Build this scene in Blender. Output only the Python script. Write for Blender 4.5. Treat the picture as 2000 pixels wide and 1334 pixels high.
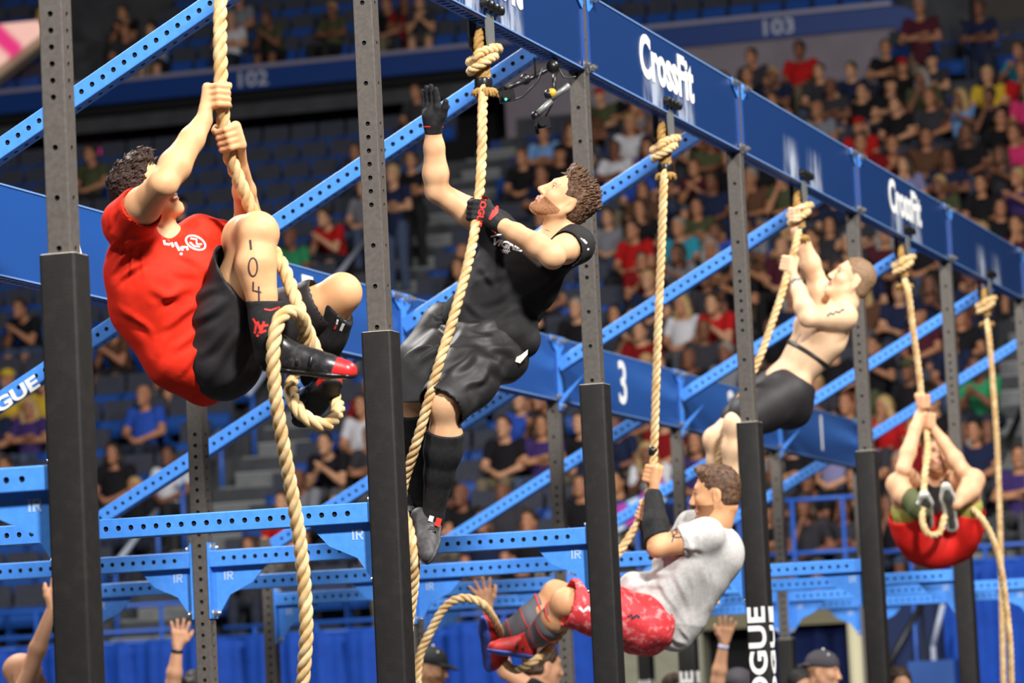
import bpy, bmesh, math, random
import numpy as np
from mathutils import Vector, Matrix
from mathutils.bvhtree import BVHTree

for o in list(bpy.data.objects): bpy.data.objects.remove(o)
SC = bpy.context.scene
COL = SC.collection
random.seed(7)
RNG = np.random.default_rng(11)

# ------------------------------------------------------------------ camera
F, CX, CY, CZ = 7671.42, 4.6239, -10.8271, 1.5198
YAW, PITCH, ROLL = -0.2905, 0.0947, -0.0487
fw = np.array([math.sin(YAW)*math.cos(PITCH), math.cos(YAW)*math.cos(PITCH), math.sin(PITCH)])
_r = np.array([math.cos(YAW), -math.sin(YAW), 0.0]); _u = np.cross(_r, fw)
cr = math.cos(ROLL)*_r + math.sin(ROLL)*_u
cu = -math.sin(ROLL)*_r + math.cos(ROLL)*_u
CAM = np.array([CX, CY, CZ])
cd = bpy.data.cameras.new('camera'); cam = bpy.data.objects.new('camera', cd); COL.objects.link(cam)
cam.matrix_world = Matrix(((cr[0], cu[0], -fw[0], CX), (cr[1], cu[1], -fw[1], CY), (cr[2], cu[2], -fw[2], CZ), (0, 0, 0, 1)))
cd.sensor_width = 36.0; cd.sensor_fit = 'HORIZONTAL'; cd.lens = 36.0*F/2000.0
cd.clip_start = 0.5; cd.clip_end = 400
cd.dof.use_dof = True; cd.dof.focus_distance = 14.5; cd.dof.aperture_fstop = 4.0
SC.camera = cam

def at(px, py, d):
    """world point on the sight line of a photo pixel, d metres in front of the camera"""
    return CAM + d*(fw + cr*(px-1000)/F - cu*(py-667)/F)
def aty(px, py, Y):
    r = fw + cr*(px-1000)/F - cu*(py-667)/F
    return CAM + r*((Y-CY)/r[1])
def atx(px, py, X):
    r = fw + cr*(px-1000)/F - cu*(py-667)/F
    return CAM + r*((X-CX)/r[0])
def pix(P):
    d = np.asarray(P, float)-CAM; z = d@fw
    return 1000+F*(d@cr)/z, 667-F*(d@cu)/z, z

# ------------------------------------------------------------------ light of the hall
SC.view_settings.view_transform = 'Standard'; SC.view_settings.look = 'None'
SC.view_settings.exposure = 0.0; SC.view_settings.gamma = 1.0
SC.view_settings.use_curve_mapping = False
wd = bpy.data.worlds.new('world'); SC.world = wd; wd.use_nodes = True
wd.node_tree.nodes['Background'].inputs[0].default_value = (0.75, 0.82, 1.0, 1)
wd.node_tree.nodes['Background'].inputs[1].default_value = 0.035
def hall_lamp(x, y, z, tx, ty, tz, size, power, col=(1.0, 0.955, 0.9)):
    ld = bpy.data.lights.new('hall_lamp', 'AREA'); ld.shape = 'SQUARE'; ld.size = size; ld.energy = power; ld.color = col
    lo = bpy.data.objects.new('hall_lamp', ld); COL.objects.link(lo); lo.location = (x, y, z)
    lo.rotation_euler = (Vector((tx, ty, tz))-Vector((x, y, z))).to_track_quat('-Z', 'Y').to_euler()
# rigs of floodlights hung over the competition floor
hall_lamp(9, -8, 13.0, -1, 5, 2.5, 1.6, 6600, (1.0, .97, .93))
hall_lamp(-8, -9, 14.0, -1, 6, 2.5, 1.6, 1900, (1.0, .97, .93))
hall_lamp(9, 8, 13.5, -1, 13, 2.0, 1.6, 2900, (1.0, .97, .93))
hall_lamp(-9, 12, 13.5, -1, 12, 2.0, 1.6, 2300, (1.0, .97, .93))
hall_lamp(-9, 20, 17.0, -9, 38, 5, 2.5, 560, (1.0, .95, .92))
hall_lamp(3, 20, 17.0, -4, 38, 5, 2.5, 320, (1.0, .95, .92))

# ------------------------------------------------------------------ materials
def lin(h):
    if isinstance(h, str):
        h = h.lstrip('#'); c = [int(h[i:i+2], 16)/255 for i in (0, 2, 4)]
        return tuple(v/12.92 if v <= .04045 else ((v+.055)/1.055)**2.4 for v in c)
    return tuple(h)
MATS = {}
def mat(name, col, rough=.5, metal=0.0, spec=.5, noise=None, bump=None, coat=0.0, emit=None, sub=0.0):
    """noise=(scale, second colour, low, high); bump=(scale, strength, distance)"""
    if name in MATS: return MATS[name]
    m = bpy.data.materials.new(name); m.use_nodes = True; nt = m.node_tree
    b = nt.nodes['Principled BSDF']; c = lin(col)
    b.inputs['Base Color'].default_value = (*c, 1); b.inputs['Roughness'].default_value = rough
    b.inputs['Metallic'].default_value = metal; b.inputs['Specular IOR Level'].default_value = spec
    b.inputs['Coat Weight'].default_value = coat
    if sub:
        b.inputs['Subsurface Weight'].default_value = sub
        b.inputs['Subsurface Radius'].default_value = (.012, .005, .003); b.inputs['Subsurface Scale'].default_value = 1.0
    tc = nt.nodes.new('ShaderNodeTexCoord')
    if noise:
        n = nt.nodes.new('ShaderNodeTexNoise'); n.inputs['Scale'].default_value = noise[0]; n.inputs['Detail'].default_value = 4
        r = nt.nodes.new('ShaderNodeValToRGB'); r.color_ramp.elements[0].position = noise[2]; r.color_ramp.elements[1].position = noise[3]
        r.color_ramp.elements[0].color = (*c, 1); r.color_ramp.elements[1].color = (*lin(noise[1]), 1)
        nt.links.new(tc.outputs['Object'], n.inputs['Vector']); nt.links.new(n.outputs['Fac'], r.inputs['Fac'])
        nt.links.new(r.outputs['Color'], b.inputs['Base Color'])
    if bump:
        n2 = nt.nodes.new('ShaderNodeTexNoise'); n2.inputs['Scale'].default_value = bump[0]; n2.inputs['Detail'].default_value = 3
        bp = nt.nodes.new('ShaderNodeBump'); bp.inputs['Strength'].default_value = bump[1]; bp.inputs['Distance'].default_value = bump[2]
        nt.links.new(tc.outputs['Object'], n2.inputs['Vector']); nt.links.new(n2.outputs['Fac'], bp.inputs['Height'])
        nt.links.new(bp.outputs['Normal'], b.inputs['Normal'])
    if emit:
        b.inputs['Emission Color'].default_value = (*lin(emit[0]), 1); b.inputs['Emission Strength'].default_value = emit[1]
    MATS[name] = m
    return m
M_POST = mat('charcoal_powder_coat', '#5a5550', .42, 0, .45, (60, '#504b47', .35, .65), (350, .12, .001))
M_BLUE = mat('blue_powder_coat', '#4a90ea', .38, 0, .5, (40, '#4488e2', .35, .65), (300, .06, .001))
M_PAD = mat('black_vinyl_pad', '#171514', .6, 0, .3, (25, '#1f1c1b', .45, .75), (180, .25, .002))
M_WHITE = mat('white_print', '#f2f2f0', .5)
M_STEEL = mat('zinc_bolt', '#c9c9c9', .25, .9)
M_BLACK = mat('black_plastic', '#141414', .35)
M_GREYST = mat('raw_grey_steel', '#8d8f8e', .4, .5)
M_ROPE = mat('manila_rope', '#c09a66', .85, 0, .2, (22, '#dcc295', .35, .65), (240, .3, .002))
M_ROPE2 = mat('worn_brown_rope', '#94713f', .9, 0, .2, (140, '#ab8750', .35, .7), (260, .7, .002))
M_TAPE = mat('black_tape', '#1b1b1d', .28)

# ------------------------------------------------------------------ mesh helpers
class MB:
    def __init__(s): s.v = []; s.f = []; s.m = []
    def add(s, vs, fs, mi=0):
        k = len(s.v); s.v += [tuple(map(float, p)) for p in vs]
        s.f += [tuple(i+k for i in f) for f in fs]; s.m += [mi]*len(fs)
    def box(s, lo, hi, mi=0):
        x0, y0, z0 = lo; x1, y1, z1 = hi
        s.add([(x0, y0, z0), (x1, y0, z0), (x1, y1, z0), (x0, y1, z0), (x0, y0, z1), (x1, y0, z1), (x1, y1, z1), (x0, y1, z1)],
              [(0, 3, 2, 1), (4, 5, 6, 7), (0, 1, 5, 4), (1, 2, 6, 5), (2, 3, 7, 6), (3, 0, 4, 7)], mi)
    def obox(s, c, ax, ay, az, mi=0):
        c, ax, ay, az = map(np.asarray, (c, ax, ay, az))
        vs = [c+i*ax+j*ay+k*az for k in (-1, 1) for i, j in ((-1, -1), (1, -1), (1, 1), (-1, 1))]
        s.add(vs, [(0, 3, 2, 1), (4, 5, 6, 7), (0, 1, 5, 4), (1, 2, 6, 5), (2, 3, 7, 6), (3, 0, 4, 7)], mi)
    def prism(s, pts, ext, mi=0):
        """pts: planar polygon (3d), ext: extrusion vector"""
        n = len(pts); p = [np.asarray(q, float) for q in pts]; e = np.asarray(ext, float)
        s.add(p+[q+e for q in p], [tuple(range(n))[::-1], tuple(range(n, 2*n))]+[(i, (i+1) % n, n+(i+1) % n, n+i) for i in range(n)], mi)
    def tube(s, pts, r, n=8, mi=0, cap=True, closed=False):
        P = [np.asarray(p, float) for p in pts]; R = r if hasattr(r, '__len__') else [r]*len(P)
        rings = []; ref = None
        for i, p in enumerate(P):
            a = P[i-1] if (i or closed) else P[0]; b = P[(i+1) % len(P)] if (i < len(P)-1 or closed) else P[-1]
            t = (b-a)/max(np.linalg.norm(b-a), 1e-9)
            if ref is None: ref = np.cross(t, (0, 0, 1)) if abs(t[2]) < .9 else np.cross(t, (1, 0, 0))
            ref = ref-t*(ref@t); ref /= np.linalg.norm(ref); b2 = np.cross(t, ref)
            rings.append([p+R[i]*(math.cos(k*2*math.pi/n)*ref+math.sin(k*2*math.pi/n)*b2) for k in range(n)])
        vs = [q for rg in rings for q in rg]; m = len(P); fs = []
        for i in range(m if closed else m-1):
            j = (i+1) % m
            for k in range(n): fs.append((i*n+k, i*n+(k+1) % n, j*n+(k+1) % n, j*n+k))
        if cap and not closed: fs += [tuple(range(n))[::-1], tuple(range((m-1)*n, m*n))]
        s.add(vs, fs, mi)
    def cyl(s, a, b, r, n=12, mi=0): s.tube([a, b], r, n, mi)
    def sphere(s, c, r, n=10, mi=0, sc=(1, 1, 1)):
        vs = []; fs = []; m = n//2+1
        for i in range(m+1):
            th = math.pi*i/m
            for k in range(n): vs.append((c[0]+r*sc[0]*math.sin(th)*math.cos(2*math.pi*k/n), c[1]+r*sc[1]*math.sin(th)*math.sin(2*math.pi*k/n), c[2]+r*sc[2]*math.cos(th)))
        for i in range(m):
            for k in range(n): fs.append((i*n+k, (i+1)*n+k, (i+1)*n+(k+1) % n, i*n+(k+1) % n))
        s.add(vs, fs, mi)
    def mesh(s, name, mats, smooth=False):
        me = bpy.data.meshes.new(name); me.from_pydata(s.v, [], s.f)
        for m in (mats if isinstance(mats, (list, tuple)) else [mats]): me.materials.append(m)
        if any(s.m): me.polygons.foreach_set('material_index', s.m)
        if smooth is True: me.polygons.foreach_set('use_smooth', [True]*len(me.polygons))
        elif smooth: 
            me.polygons.foreach_set('use_smooth', [True]*len(me.polygons)); me.set_sharp_from_angle(angle=smooth)
        me.update(); return me
def link(name, me, parent=None, loc=None, rot=None):
    o = bpy.data.objects.new(name, me); COL.objects.link(o)
    if loc is not None: o.location = loc
    if rot is not None: o.rotation_euler = rot
    if parent is not None: o.parent = parent
    return o
def empty(name, loc=(0, 0, 0), rot=(0, 0, 0)):
    o = bpy.data.objects.new(name, None); o.empty_display_size = .1; COL.objects.link(o); o.location = loc; o.rotation_euler = rot
    return o
def tag(o, label, cat, group=None, kind=None):
    o['label'] = label; o['category'] = cat
    if group: o['group'] = group
    if kind: o['kind'] = kind
    return o
def struct(o, label=None):
    o['kind'] = 'structure'
    if label: o['label'] = label
    return o
ORD = ['first', 'second', 'third', 'fourth', 'fifth', 'sixth', 'seventh', 'eighth', 'ninth', 'tenth', 'eleventh', 'twelfth']

def text_mesh(name, body, size, matl, depth=.001, sx=1.0, bold=0.0, align='CENTER', spacing=1.0, shear=0.0, width=None):
    cu_ = bpy.data.curves.new(name, 'FONT'); cu_.body = body; cu_.size = size; cu_.extrude = depth; cu_.offset = bold
    cu_.align_x = align; cu_.align_y = 'CENTER'; cu_.space_character = spacing; cu_.shear = shear; cu_.resolution_u = 4
    o = bpy.data.objects.new(name, cu_); COL.objects.link(o)
    dg = bpy.context.evaluated_depsgraph_get(); me = bpy.data.meshes.new_from_object(o.evaluated_get(dg))
    bpy.data.objects.remove(o); bpy.data.curves.remove(cu_)
    if width:
        xs = [v.co.x for v in me.vertices]; sx = width/(max(xs)-min(xs))
    me.transform(Matrix.Diagonal((sx, 1, 1, 1))); me.materials.clear(); me.materials.append(matl); me.name = name
    return me
def frame(o, origin, ex, ey, ez):
    o.matrix_world = Matrix(((ex[0], ey[0], ez[0], origin[0]), (ex[1], ey[1], ez[1], origin[1]), (ex[2], ey[2], ez[2], origin[2]), (0, 0, 0, 1)))
# ------------------------------------------------------------------ the steel rig
W = .0762; H = W/2; S = 2.9415
PADZ, PADW = 2.9552, .118
ZB, HB = 4.3598, .3618
BX, ZBB, HBB = -1.8879, 3.3818, .3825
ZC = 2.3286
CXR = -3.752           # third, lowest row of uprights
HOLE = .0508

M_INNER = mat('tube_inner_shade', '#050505', .9)  # near-black liner: shade behind the holes put into the colour
def perf_tube(length, holes, w=W, r=.0092, name='tube', matl=None, faces=(0, 1, 2, 3)):
    """square tube along +Z with round holes; holes = z of the hole centres"""
    mb = MB(); c = .005; a = w/2; e = a-c; hc = HOLE/2
    holes = sorted(h for h in holes if hc < h < length-hc)
    cuts = [0.0]
    for h in holes: cuts += [h-hc, h+hc]
    cuts.append(length)
    for fi in range(4):
        ang = fi*math.pi/2; ca, sa = math.cos(ang), math.sin(ang)
        def T(u, z, d=0.0):  # u across the face, d depth inward
            x, y = u, -(a-d); return (x*ca-y*sa, x*sa+y*ca, z)
        if fi in faces:
            prev = 0.0
            for h in holes:
                if h-hc > prev+1e-6: mb.add([T(-e, prev), T(e, prev), T(e, h-hc), T(-e, h-hc)], [(0, 1, 2, 3)])
                z0, z1 = h-hc, h+hc; t = e/3; q = hc/3
                rim = [(-e, z0), (-t, z0), (t, z0), (e, z0), (e, h-q), (e, h+q), (e, z1), (t, z1), (-t, z1), (-e, z1), (-e, h+q), (-e, h-q)]
                an = [-135, -108, -72, -45, -15, 15, 45, 72, 108, 135, 165, 195]
                cir = [(r*math.cos(math.radians(k)), h+r*math.sin(math.radians(k))) for k in an]
                vs = [T(*p) for p in rim]+[T(*p) for p in cir]+[T(p[0], p[1], .005) for p in cir]
                fs = [(i, (i+1) % 12, 12+(i+1) % 12, 12+i) for i in range(12)]+[(12+i, 12+(i+1) % 12, 24+(i+1) % 12, 24+i) for i in range(12)]
                mb.add(vs, fs); prev = z1
            if length > prev: mb.add([T(-e, prev), T(e, prev), T(e, length), T(-e, length)], [(0, 1, 2, 3)])
        else: mb.add([T(-e, 0), T(e, 0), T(e, length), T(-e, length)], [(0, 1, 2, 3)])
        # rounded corner
        pr = []
        for k in range(4):
            b = k*math.pi/6; x, y = e+c*math.sin(b), -(e+c*math.cos(b)); pr.append((x*ca-y*sa, x*sa+y*ca))
        for k in range(3):
            (x0, y0), (x1, y1) = pr[k], pr[k+1]; mb.add([(x0, y0, 0), (x1, y1, 0), (x1, y1, length), (x0, y0, length)], [(0, 1, 2, 3)])
    mb.add([(-a, -a, 0), (a, -a, 0), (a, a, 0), (-a, a, 0)], [(0, 3, 2, 1)])
    mb.add([(-a+.002, -a+.002, length-.001), (a-.002, -a+.002, length-.001), (a-.002, a-.002, length-.001), (-a+.002, a-.002, length-.001)], [(0, 1, 2, 3)])
    q = a-.0075
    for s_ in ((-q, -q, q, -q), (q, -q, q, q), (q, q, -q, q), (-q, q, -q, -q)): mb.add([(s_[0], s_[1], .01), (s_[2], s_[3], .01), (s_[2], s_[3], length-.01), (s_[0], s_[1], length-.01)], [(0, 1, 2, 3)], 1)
    return mb.mesh(name, [matl, M_INNER])

_bolt = MB(); _bolt.tube([(0, 0, 0), (.004, 0, 0)], .023, 10); _bolt.tube([(.004, 0, 0), (.022, 0, 0)], .0165, 6); _bolt.tube([(.02, 0, 0), (.032, 0, 0)], .008, 8); BOLT = _bolt.mesh('bolt', M_STEEL)
def bolt_at(o, p, s=1): return link('bolt', BOLT, o, tuple(p), (0, 0, 0 if s > 0 else math.pi))
def bolt(mb, p, axis, r=.014, l=.02):
    p = np.asarray(p, float); ax = np.asarray(axis, float)
    mb.tube([p, p+ax*.004], r*1.45, 10); mb.tube([p+ax*.004, p+ax*l], r, 6); mb.tube([p+ax*l, p+ax*(l+.012)], r*.6, 8)

# --- hole heights of the tall uprights, counted as in the photograph
zt = 3.430     # lowest hole of the tight zone
PH = [zt+.0508*k for k in range(7)]+[zt+.0508*6+.1524*k for k in range(1, 10)]+[zt-.1524*k for k in range(1, 4)]
PT = ZB+HB
FLOOR = .2
post_me = perf_tube(PT-FLOOR, [z-FLOOR for z in PH], name='upright', matl=M_POST)
padm = MB()
def soft_pad(z0, z1, w, c=.012):
    mb = MB(); a = w/2; prof = [(c*.0, a)]
    pts = []
    for q in range(4):
        an = q*math.pi/2
        for k in range(4):
            b = k*math.pi/6; x, y = (a-c)+c*math.sin(b), -((a-c)+c*math.cos(b))
            pts.append((x*math.cos(an)-y*math.sin(an), x*math.sin(an)+y*math.cos(an)))
    n = len(pts); lv = [(z0, .985), (z0+.006, 1), (z0+.5*(z1-z0), 1), (z1-.004, 1), (z1, .99)]
    vs = [(x*s, y*s, z) for z, s in lv for x, y in pts]; fs = [(i*n+k, i*n+(k+1) % n, (i+1)*n+(k+1) % n, (i+1)*n+k) for i in range(len(lv)-1) for k in range(n)]
    fs += [tuple(range(n))[::-1]]
    mb.add(vs, fs)
    # top: vinyl edge ring, overhead light on it painted as a pale colour
    inner = [(x*.68, y*.68, z1-.001) for x, y in pts]; rim = [(x*.95, y*.95, z1+.0015) for x, y in pts]; out = [(x*.99, y*.99, z1) for x, y in pts]
    mb.add(out+rim+inner, [(k, (k+1) % n, n+(k+1) % n, n+k) for k in range(n)]+[(n+k, n+(k+1) % n, 2*n+(k+1) % n, 2*n+k) for k in range(n)], 1)
    return mb
M_PAD_LIT = mat('pad_top_light', '#cfc8bd', .6)
pad_me = soft_pad(.35, PADZ, PADW).mesh('pad', [M_PAD, M_PAD_LIT], .6)
base_mb = MB(); base_mb.box((-.1, -.1, 0), (.1, .1, .012)); base_me = base_mb.mesh('base_plate', M_POST)
seam_mb = MB()
front = []
for n in range(8):
    o = empty('rig_upright', (0, n*S, 0))
    nm = 'nearest' if n == 0 else ORD[n]
    tag(o, f'tall charcoal upright with black pad, {nm} in the front row', 'upright', 'front row uprights')
    link('post', post_me, o, (0, 0, FLOOR)); link('base_plate', base_me, o, (0, 0, FLOOR))
    p = link('pad', pad_me, o); p['label'] = 'black vinyl pad'
    front.append(o)
# lettering on the pad of the fourth upright, two faces
def rogue(parent, size, face, z, w, txt='ROGUE'):
    me = text_mesh('lettering', txt, size, M_WHITE, .0012, 1.6, size*.03, spacing=1.02, width=.6)
    t = link('lettering', me, parent)
    if face == 'front': t.matrix_local = Matrix(((0, -1, 0, 0), (0, 0, -1, -w/2-.0015), (1, 0, 0, z), (0, 0, 0, 1)))
    else: t.matrix_local = Matrix(((0, 0, 1, w/2+.0015), (0, -1, 0, 0), (1, 0, 0, z), (0, 0, 0, 1)))
    t['label'] = 'white block lettering'; return t
rogue(front[3], .125, 'front', 1.705, PADW); rogue(front[3], .125, 'side', 1.705, PADW)

# --- second and third rows
BT = ZBB+HBB
bh = [2.86-.0508*k for k in range(40)]+[2.86+.1524*k for k in range(1, 6)]
bpost_me = perf_tube(BT-FLOOR, [z-FLOOR for z in bh], name='upright', matl=M_POST)
cpost_me = perf_tube(2.66-.2, [z-.2 for z in bh], name='upright', matl=M_POST)
padB_me = soft_pad(.3, 1.98, PADW).mesh('pad', [M_PAD, M_PAD_LIT], .6)
padC_me = soft_pad(.3, 2.0, PADW).mesh('pad', [M_PAD, M_PAD_LIT], .6)
for n in range(1, 8):
    o = empty('rig_upright', (BX, n*S, 0)); link('post', bpost_me, o, (0, 0, FLOOR)); link('base_plate', base_me, o, (0, 0, FLOOR))
    tag(o, f'charcoal upright under the numbered beam, {ORD[n-1]} from the left', 'upright', 'middle row uprights')
    if n in (5, 6):
        p = link('pad', padB_me, o); 
        if n == 5: rogue(o, .125, 'front', 1.45, PADW); rogue(o, .125, 'side', 1.45, PADW)
    o = empty('rig_upright', (CXR, n*S, 0)); link('post', cpost_me, o, (0, 0, FLOOR)); link('base_plate', base_me, o, (0, 0, FLOOR))
    tag(o, f'short charcoal upright of the low rear row, {ORD[n-1]} from the left', 'upright', 'low rear row uprights')
    if n == 7:
        link('pad', padC_me, o); rogue(o, .125, 'front', 1.45, PADW); rogue(o, .125, 'side', 1.45, PADW)

# --- beams along the rows: printed sheet box with flanged, punched edges
def beam_mat(name, base, chalk):
    m = bpy.data.materials.new(name); m.use_nodes = True; nt = m.node_tree; b = nt.nodes['Principled BSDF']
    b.inputs['Roughness'].default_value = .32; b.inputs['Coat Weight'].default_value = .25; b.inputs['Coat Roughness'].default_value = .25
    tc = nt.nodes.new('ShaderNodeTexCoord'); sx = nt.nodes.new('ShaderNodeSeparateXYZ'); nt.links.new(tc.outputs['Object'], sx.inputs[0])
    n1 = nt.nodes.new('ShaderNodeTexNoise'); n1.inputs['Scale'].default_value = 9; n1.inputs['Detail'].default_value = 6
    mp = nt.nodes.new('ShaderNodeMapping'); mp.inputs['Scale'].default_value = (1, 1.6, .45); nt.links.new(tc.outputs['Object'], mp.inputs[0]); nt.links.new(mp.outputs[0], n1.inputs['Vector'])
    def math_(op, a, bb=None):
        q = nt.nodes.new('ShaderNodeMath'); q.operation = op
        for i, v in enumerate((a, bb)):
            if v is None: continue
            if isinstance(v, (int, float)): q.inputs[i].default_value = v
            else: nt.links.new(v, q.inputs[i])
        return q.outputs[0]
    # chalk thrown up by the climbers' hands around the rope mount (bottom middle of every beam)
    ay = math_('ABSOLUTE', sx.outputs['Y']); fy = math_('SUBTRACT', 1.0, math_('MULTIPLY', math_('ABSOLUTE', math_('SUBTRACT', ay, .30)), 4.5))
    fz = math_('SUBTRACT', 1.0, math_('MULTIPLY', sx.outputs['Z'], 4.2))
    k = math_('MULTIPLY', math_('MAXIMUM', fy, 0.0), math_('MAXIMUM', fz, 0.0))
    nn = math_('MULTIPLY', math_('MAXIMUM', math_('SUBTRACT', n1.outputs['Fac'], .36), 0.0), 6.0)
    f = math_('MINIMUM', math_('MULTIPLY', math_('MULTIPLY', k, nn), chalk), .75)
    mx = nt.nodes.new('ShaderNodeMix'); mx.data_type = 'RGBA'; mx.inputs['A'].default_value = (*lin(base), 1); mx.inputs['B'].default_value = (*lin('#c9d2e2'), 1)
    nt.links.new(f, mx.inputs['Factor']); nt.links.new(mx.outputs['Result'], b.inputs['Base Color'])
    return m
M_BEAM = beam_mat('printed_blue_beam', '#1b396d', 1.0)
M_BEAM2 = beam_mat('printed_blue_beam_plain', '#1b4a90', 0.0)
M_EDGE = mat('beam_edge_paint', '#244f9c', .4)
L = S-W
def beam_mesh(hb, m):
    mb = MB(); l2 = L/2-.002
    mb.box((-H+.004, -l2, 0.0035), (H-.0015, l2, hb-.0035))
    # edge lips
    for z in (0, hb-.007):
        mb.box((H-.003, -l2, z), (H+.003, l2, z+.007), 1); mb.box((-H-.003, -l2, z), (-H+.003, l2, z+.007), 1)
    return mb.mesh('panel', [m, mat('lip_paint', '#6f93c9', .35)])
def flange_mesh():
    # underside strip with slots
    mb = MB(); l2 = L/2-.01; n = 46
    mb.box((-H+.003, -l2, -.004), (-H+.02, l2, .003)); mb.box((H-.02, -l2, -.004), (H-.003, l2, .003))
    for i in range(n+1):
        y = -l2+2*l2*i/n; w = .016
        mb.box((-H+.02, max(-l2, y-w), -.004), (H-.02, min(l2, y+w), .003))
    return mb.mesh('bottom_flange', M_EDGE)
beamF = beam_mesh(HB, M_BEAM); beamB = beam_mesh(HBB, M_BEAM2); flg = flange_mesh()
def add_brackets(o, hb):
    """light blue corner plates with bolts at both ends of a beam's outer face"""
    for sy in (-1, 1):
        if (hb, sy) not in GUS:
            y = sy*(L/2-.002); mb = MB()
            p = [(H+.003, y, hb+.006), (H+.003, y-sy*.125, hb+.006), (H+.003, y-sy*.125, hb-.03), (H+.003, y-sy*.02, hb-.085), (H+.003, y, hb-.085)]
            if sy > 0: p = p[::-1]
            mb.prism(p, (.005, 0, 0)); g = mb.mesh('corner_bracket', M_BLUE); mb = MB(); mb.box((H-.01, min(y, y-sy*.012), 0.02), (H+.006, max(y, y-sy*.012), hb-.08)); GUS[(hb, sy)] = (g, mb.mesh('edge_strip', M_EDGE))
        g, e = GUS[(hb, sy)]; link('corner_bracket', g, o); link('edge_strip', e, o); y = sy*(L/2-.002)
        for dy in (.05, .1): bolt_at(o, (H+.008, y-sy*dy, hb-.018))
        bolt_at(o, (H+.004, y-sy*.012, .02))
GUS = {}
def side_text(parent, body, size, y, z, sx, bold, sp=1.0, width=None):
    me = text_mesh('lettering', body, size, M_WHITE, .0008, sx, bold, spacing=sp, width=width)
    t = link('lettering', me, parent); t.matrix_local = Matrix(((0, 0, 1, H+.001), (1, 0, 0, y), (0, 1, 0, z), (0, 0, 0, 1)))
    t['label'] = 'white printed lettering'; return t
knob_mb = MB()
for y in (0,):
    knob_mb.tube([(H, y, .052), (H+.006, y, .052)], .019, 12); knob_mb.tube([(H+.006, y, .052), (H+.028, y, .052), (H+.034, y, .052)], [.021, .021, .014], 10)
knob_me = knob_mb.mesh('bolt_knob', M_BLACK, .7)
hang_mb = MB()
for sx_, in ((1,), (-1,)):
    pr = []
    for k in range(9):
        a_ = math.pi*k/8; pr.append((sx_*(H-.004), .052*math.cos(a_), -.075-.052*math.sin(a_)))
    pr += [(sx_*(H-.004), -.052, .02), (sx_*(H-.004), .052, .02)]
    hang_mb.prism(pr, (sx_*.008, 0, 0), 0 if sx_ > 0 else 1)
hang_mb.cyl((-H, 0, -.075), (H, 0, -.075), .013, 10, 1)
hang_me = hang_mb.mesh('rope_hanger', [M_GREYST, M_BLACK])
ltr = {0: None, 1: 'CrossFit', 2: 'CrossFit', 3: None, 4: 'CrossFit', 5: None, 6: 'CrossFit'}
for n in range(7):
    o = empty('rig_beam', (0, (n+.5)*S, ZB))
    tag(o, f'deep blue beam over the ropes, {ORD[n]} bay from the near end' + (' with white lettering' if ltr[n] else ''), 'beam', 'rope beams')
    link('panel', beamF, o); link('bottom_flange', flg, o); add_brackets(o, HB)
    for k in range(4): link('bolt_knob', knob_me, o, (0, -.105+.07*k, 0))
    link('rope_hanger', hang_me, o)
    if ltr[n] == 'CrossFit': side_text(o, 'CrossFit', .28, -.02, .21, .8, .009, 1.0, 1.02)
nums = {1: '6', 2: '5', 3: '4', 4: '3', 5: '2', 6: '1', 0: '7'}
for n in range(0, 7):
    o = empty('rig_beam', (BX, (n+.5)*S, ZBB))
    tag(o, f"blue panel beam of the middle row with a white number {dict(zip('1234567', 'one two three four five six seven'.split()))[nums[n]]}", 'beam', 'numbered beams')
    link('panel', beamB, o); link('bottom_flange', flg, o); add_brackets(o, HBB)
    side_text(o, nums[n], .385, .0, HBB*.5, 1.22, .006)

# --- braces and cross bars in the plane of every pair of uprights
def bar_between(name, a, b, matl, faces=(0, 1, 2, 3), trim=0.0):
    a = np.asarray(a, float); b = np.asarray(b, float); l = np.linalg.norm(b-a)
    me = perf_tube(l, [.0762+HOLE*k for k in range(int((l-.15)/HOLE)+1)], r=.0104, name=name, matl=matl, faces=faces)
    return me, l
def orient_xz(o, a, b):
    a = np.asarray(a, float); b = np.asarray(b, float); z = (b-a)/np.linalg.norm(b-a)
    y = np.array([0, 1, 0.]); x = np.cross(y, z); frame(o, a, x, y, z)
def logo_mesh():
    # cut-out emblem, a tall bar joined to a letter R
    mb = MB()
    def q(x0, z0, x1, z1): mb.box((x0, 0, z0), (x1, .0012, z1))
    q(-.022, -.02, -.014, .02); q(-.008, -.02, 0, .02); q(0, .012, .018, .02); q(.014, .002, .022, .016); q(0, -.004, .018, .004)
    mb.prism([(.004, 0, -.004), (.013, 0, -.004), (.024, 0, -.02), (.015, 0, -.02)], (0, .0012, 0))
    return mb
M_LOGO = mat('emblem_cut', '#9fb9dd', .4); M_LOGOD = mat('emblem_cut_dark', '#1b3f86', .5)
logo_me = logo_mesh().mesh('emblem', M_LOGO); logo_d = logo_mesh().mesh('emblem', M_LOGOD)
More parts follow.
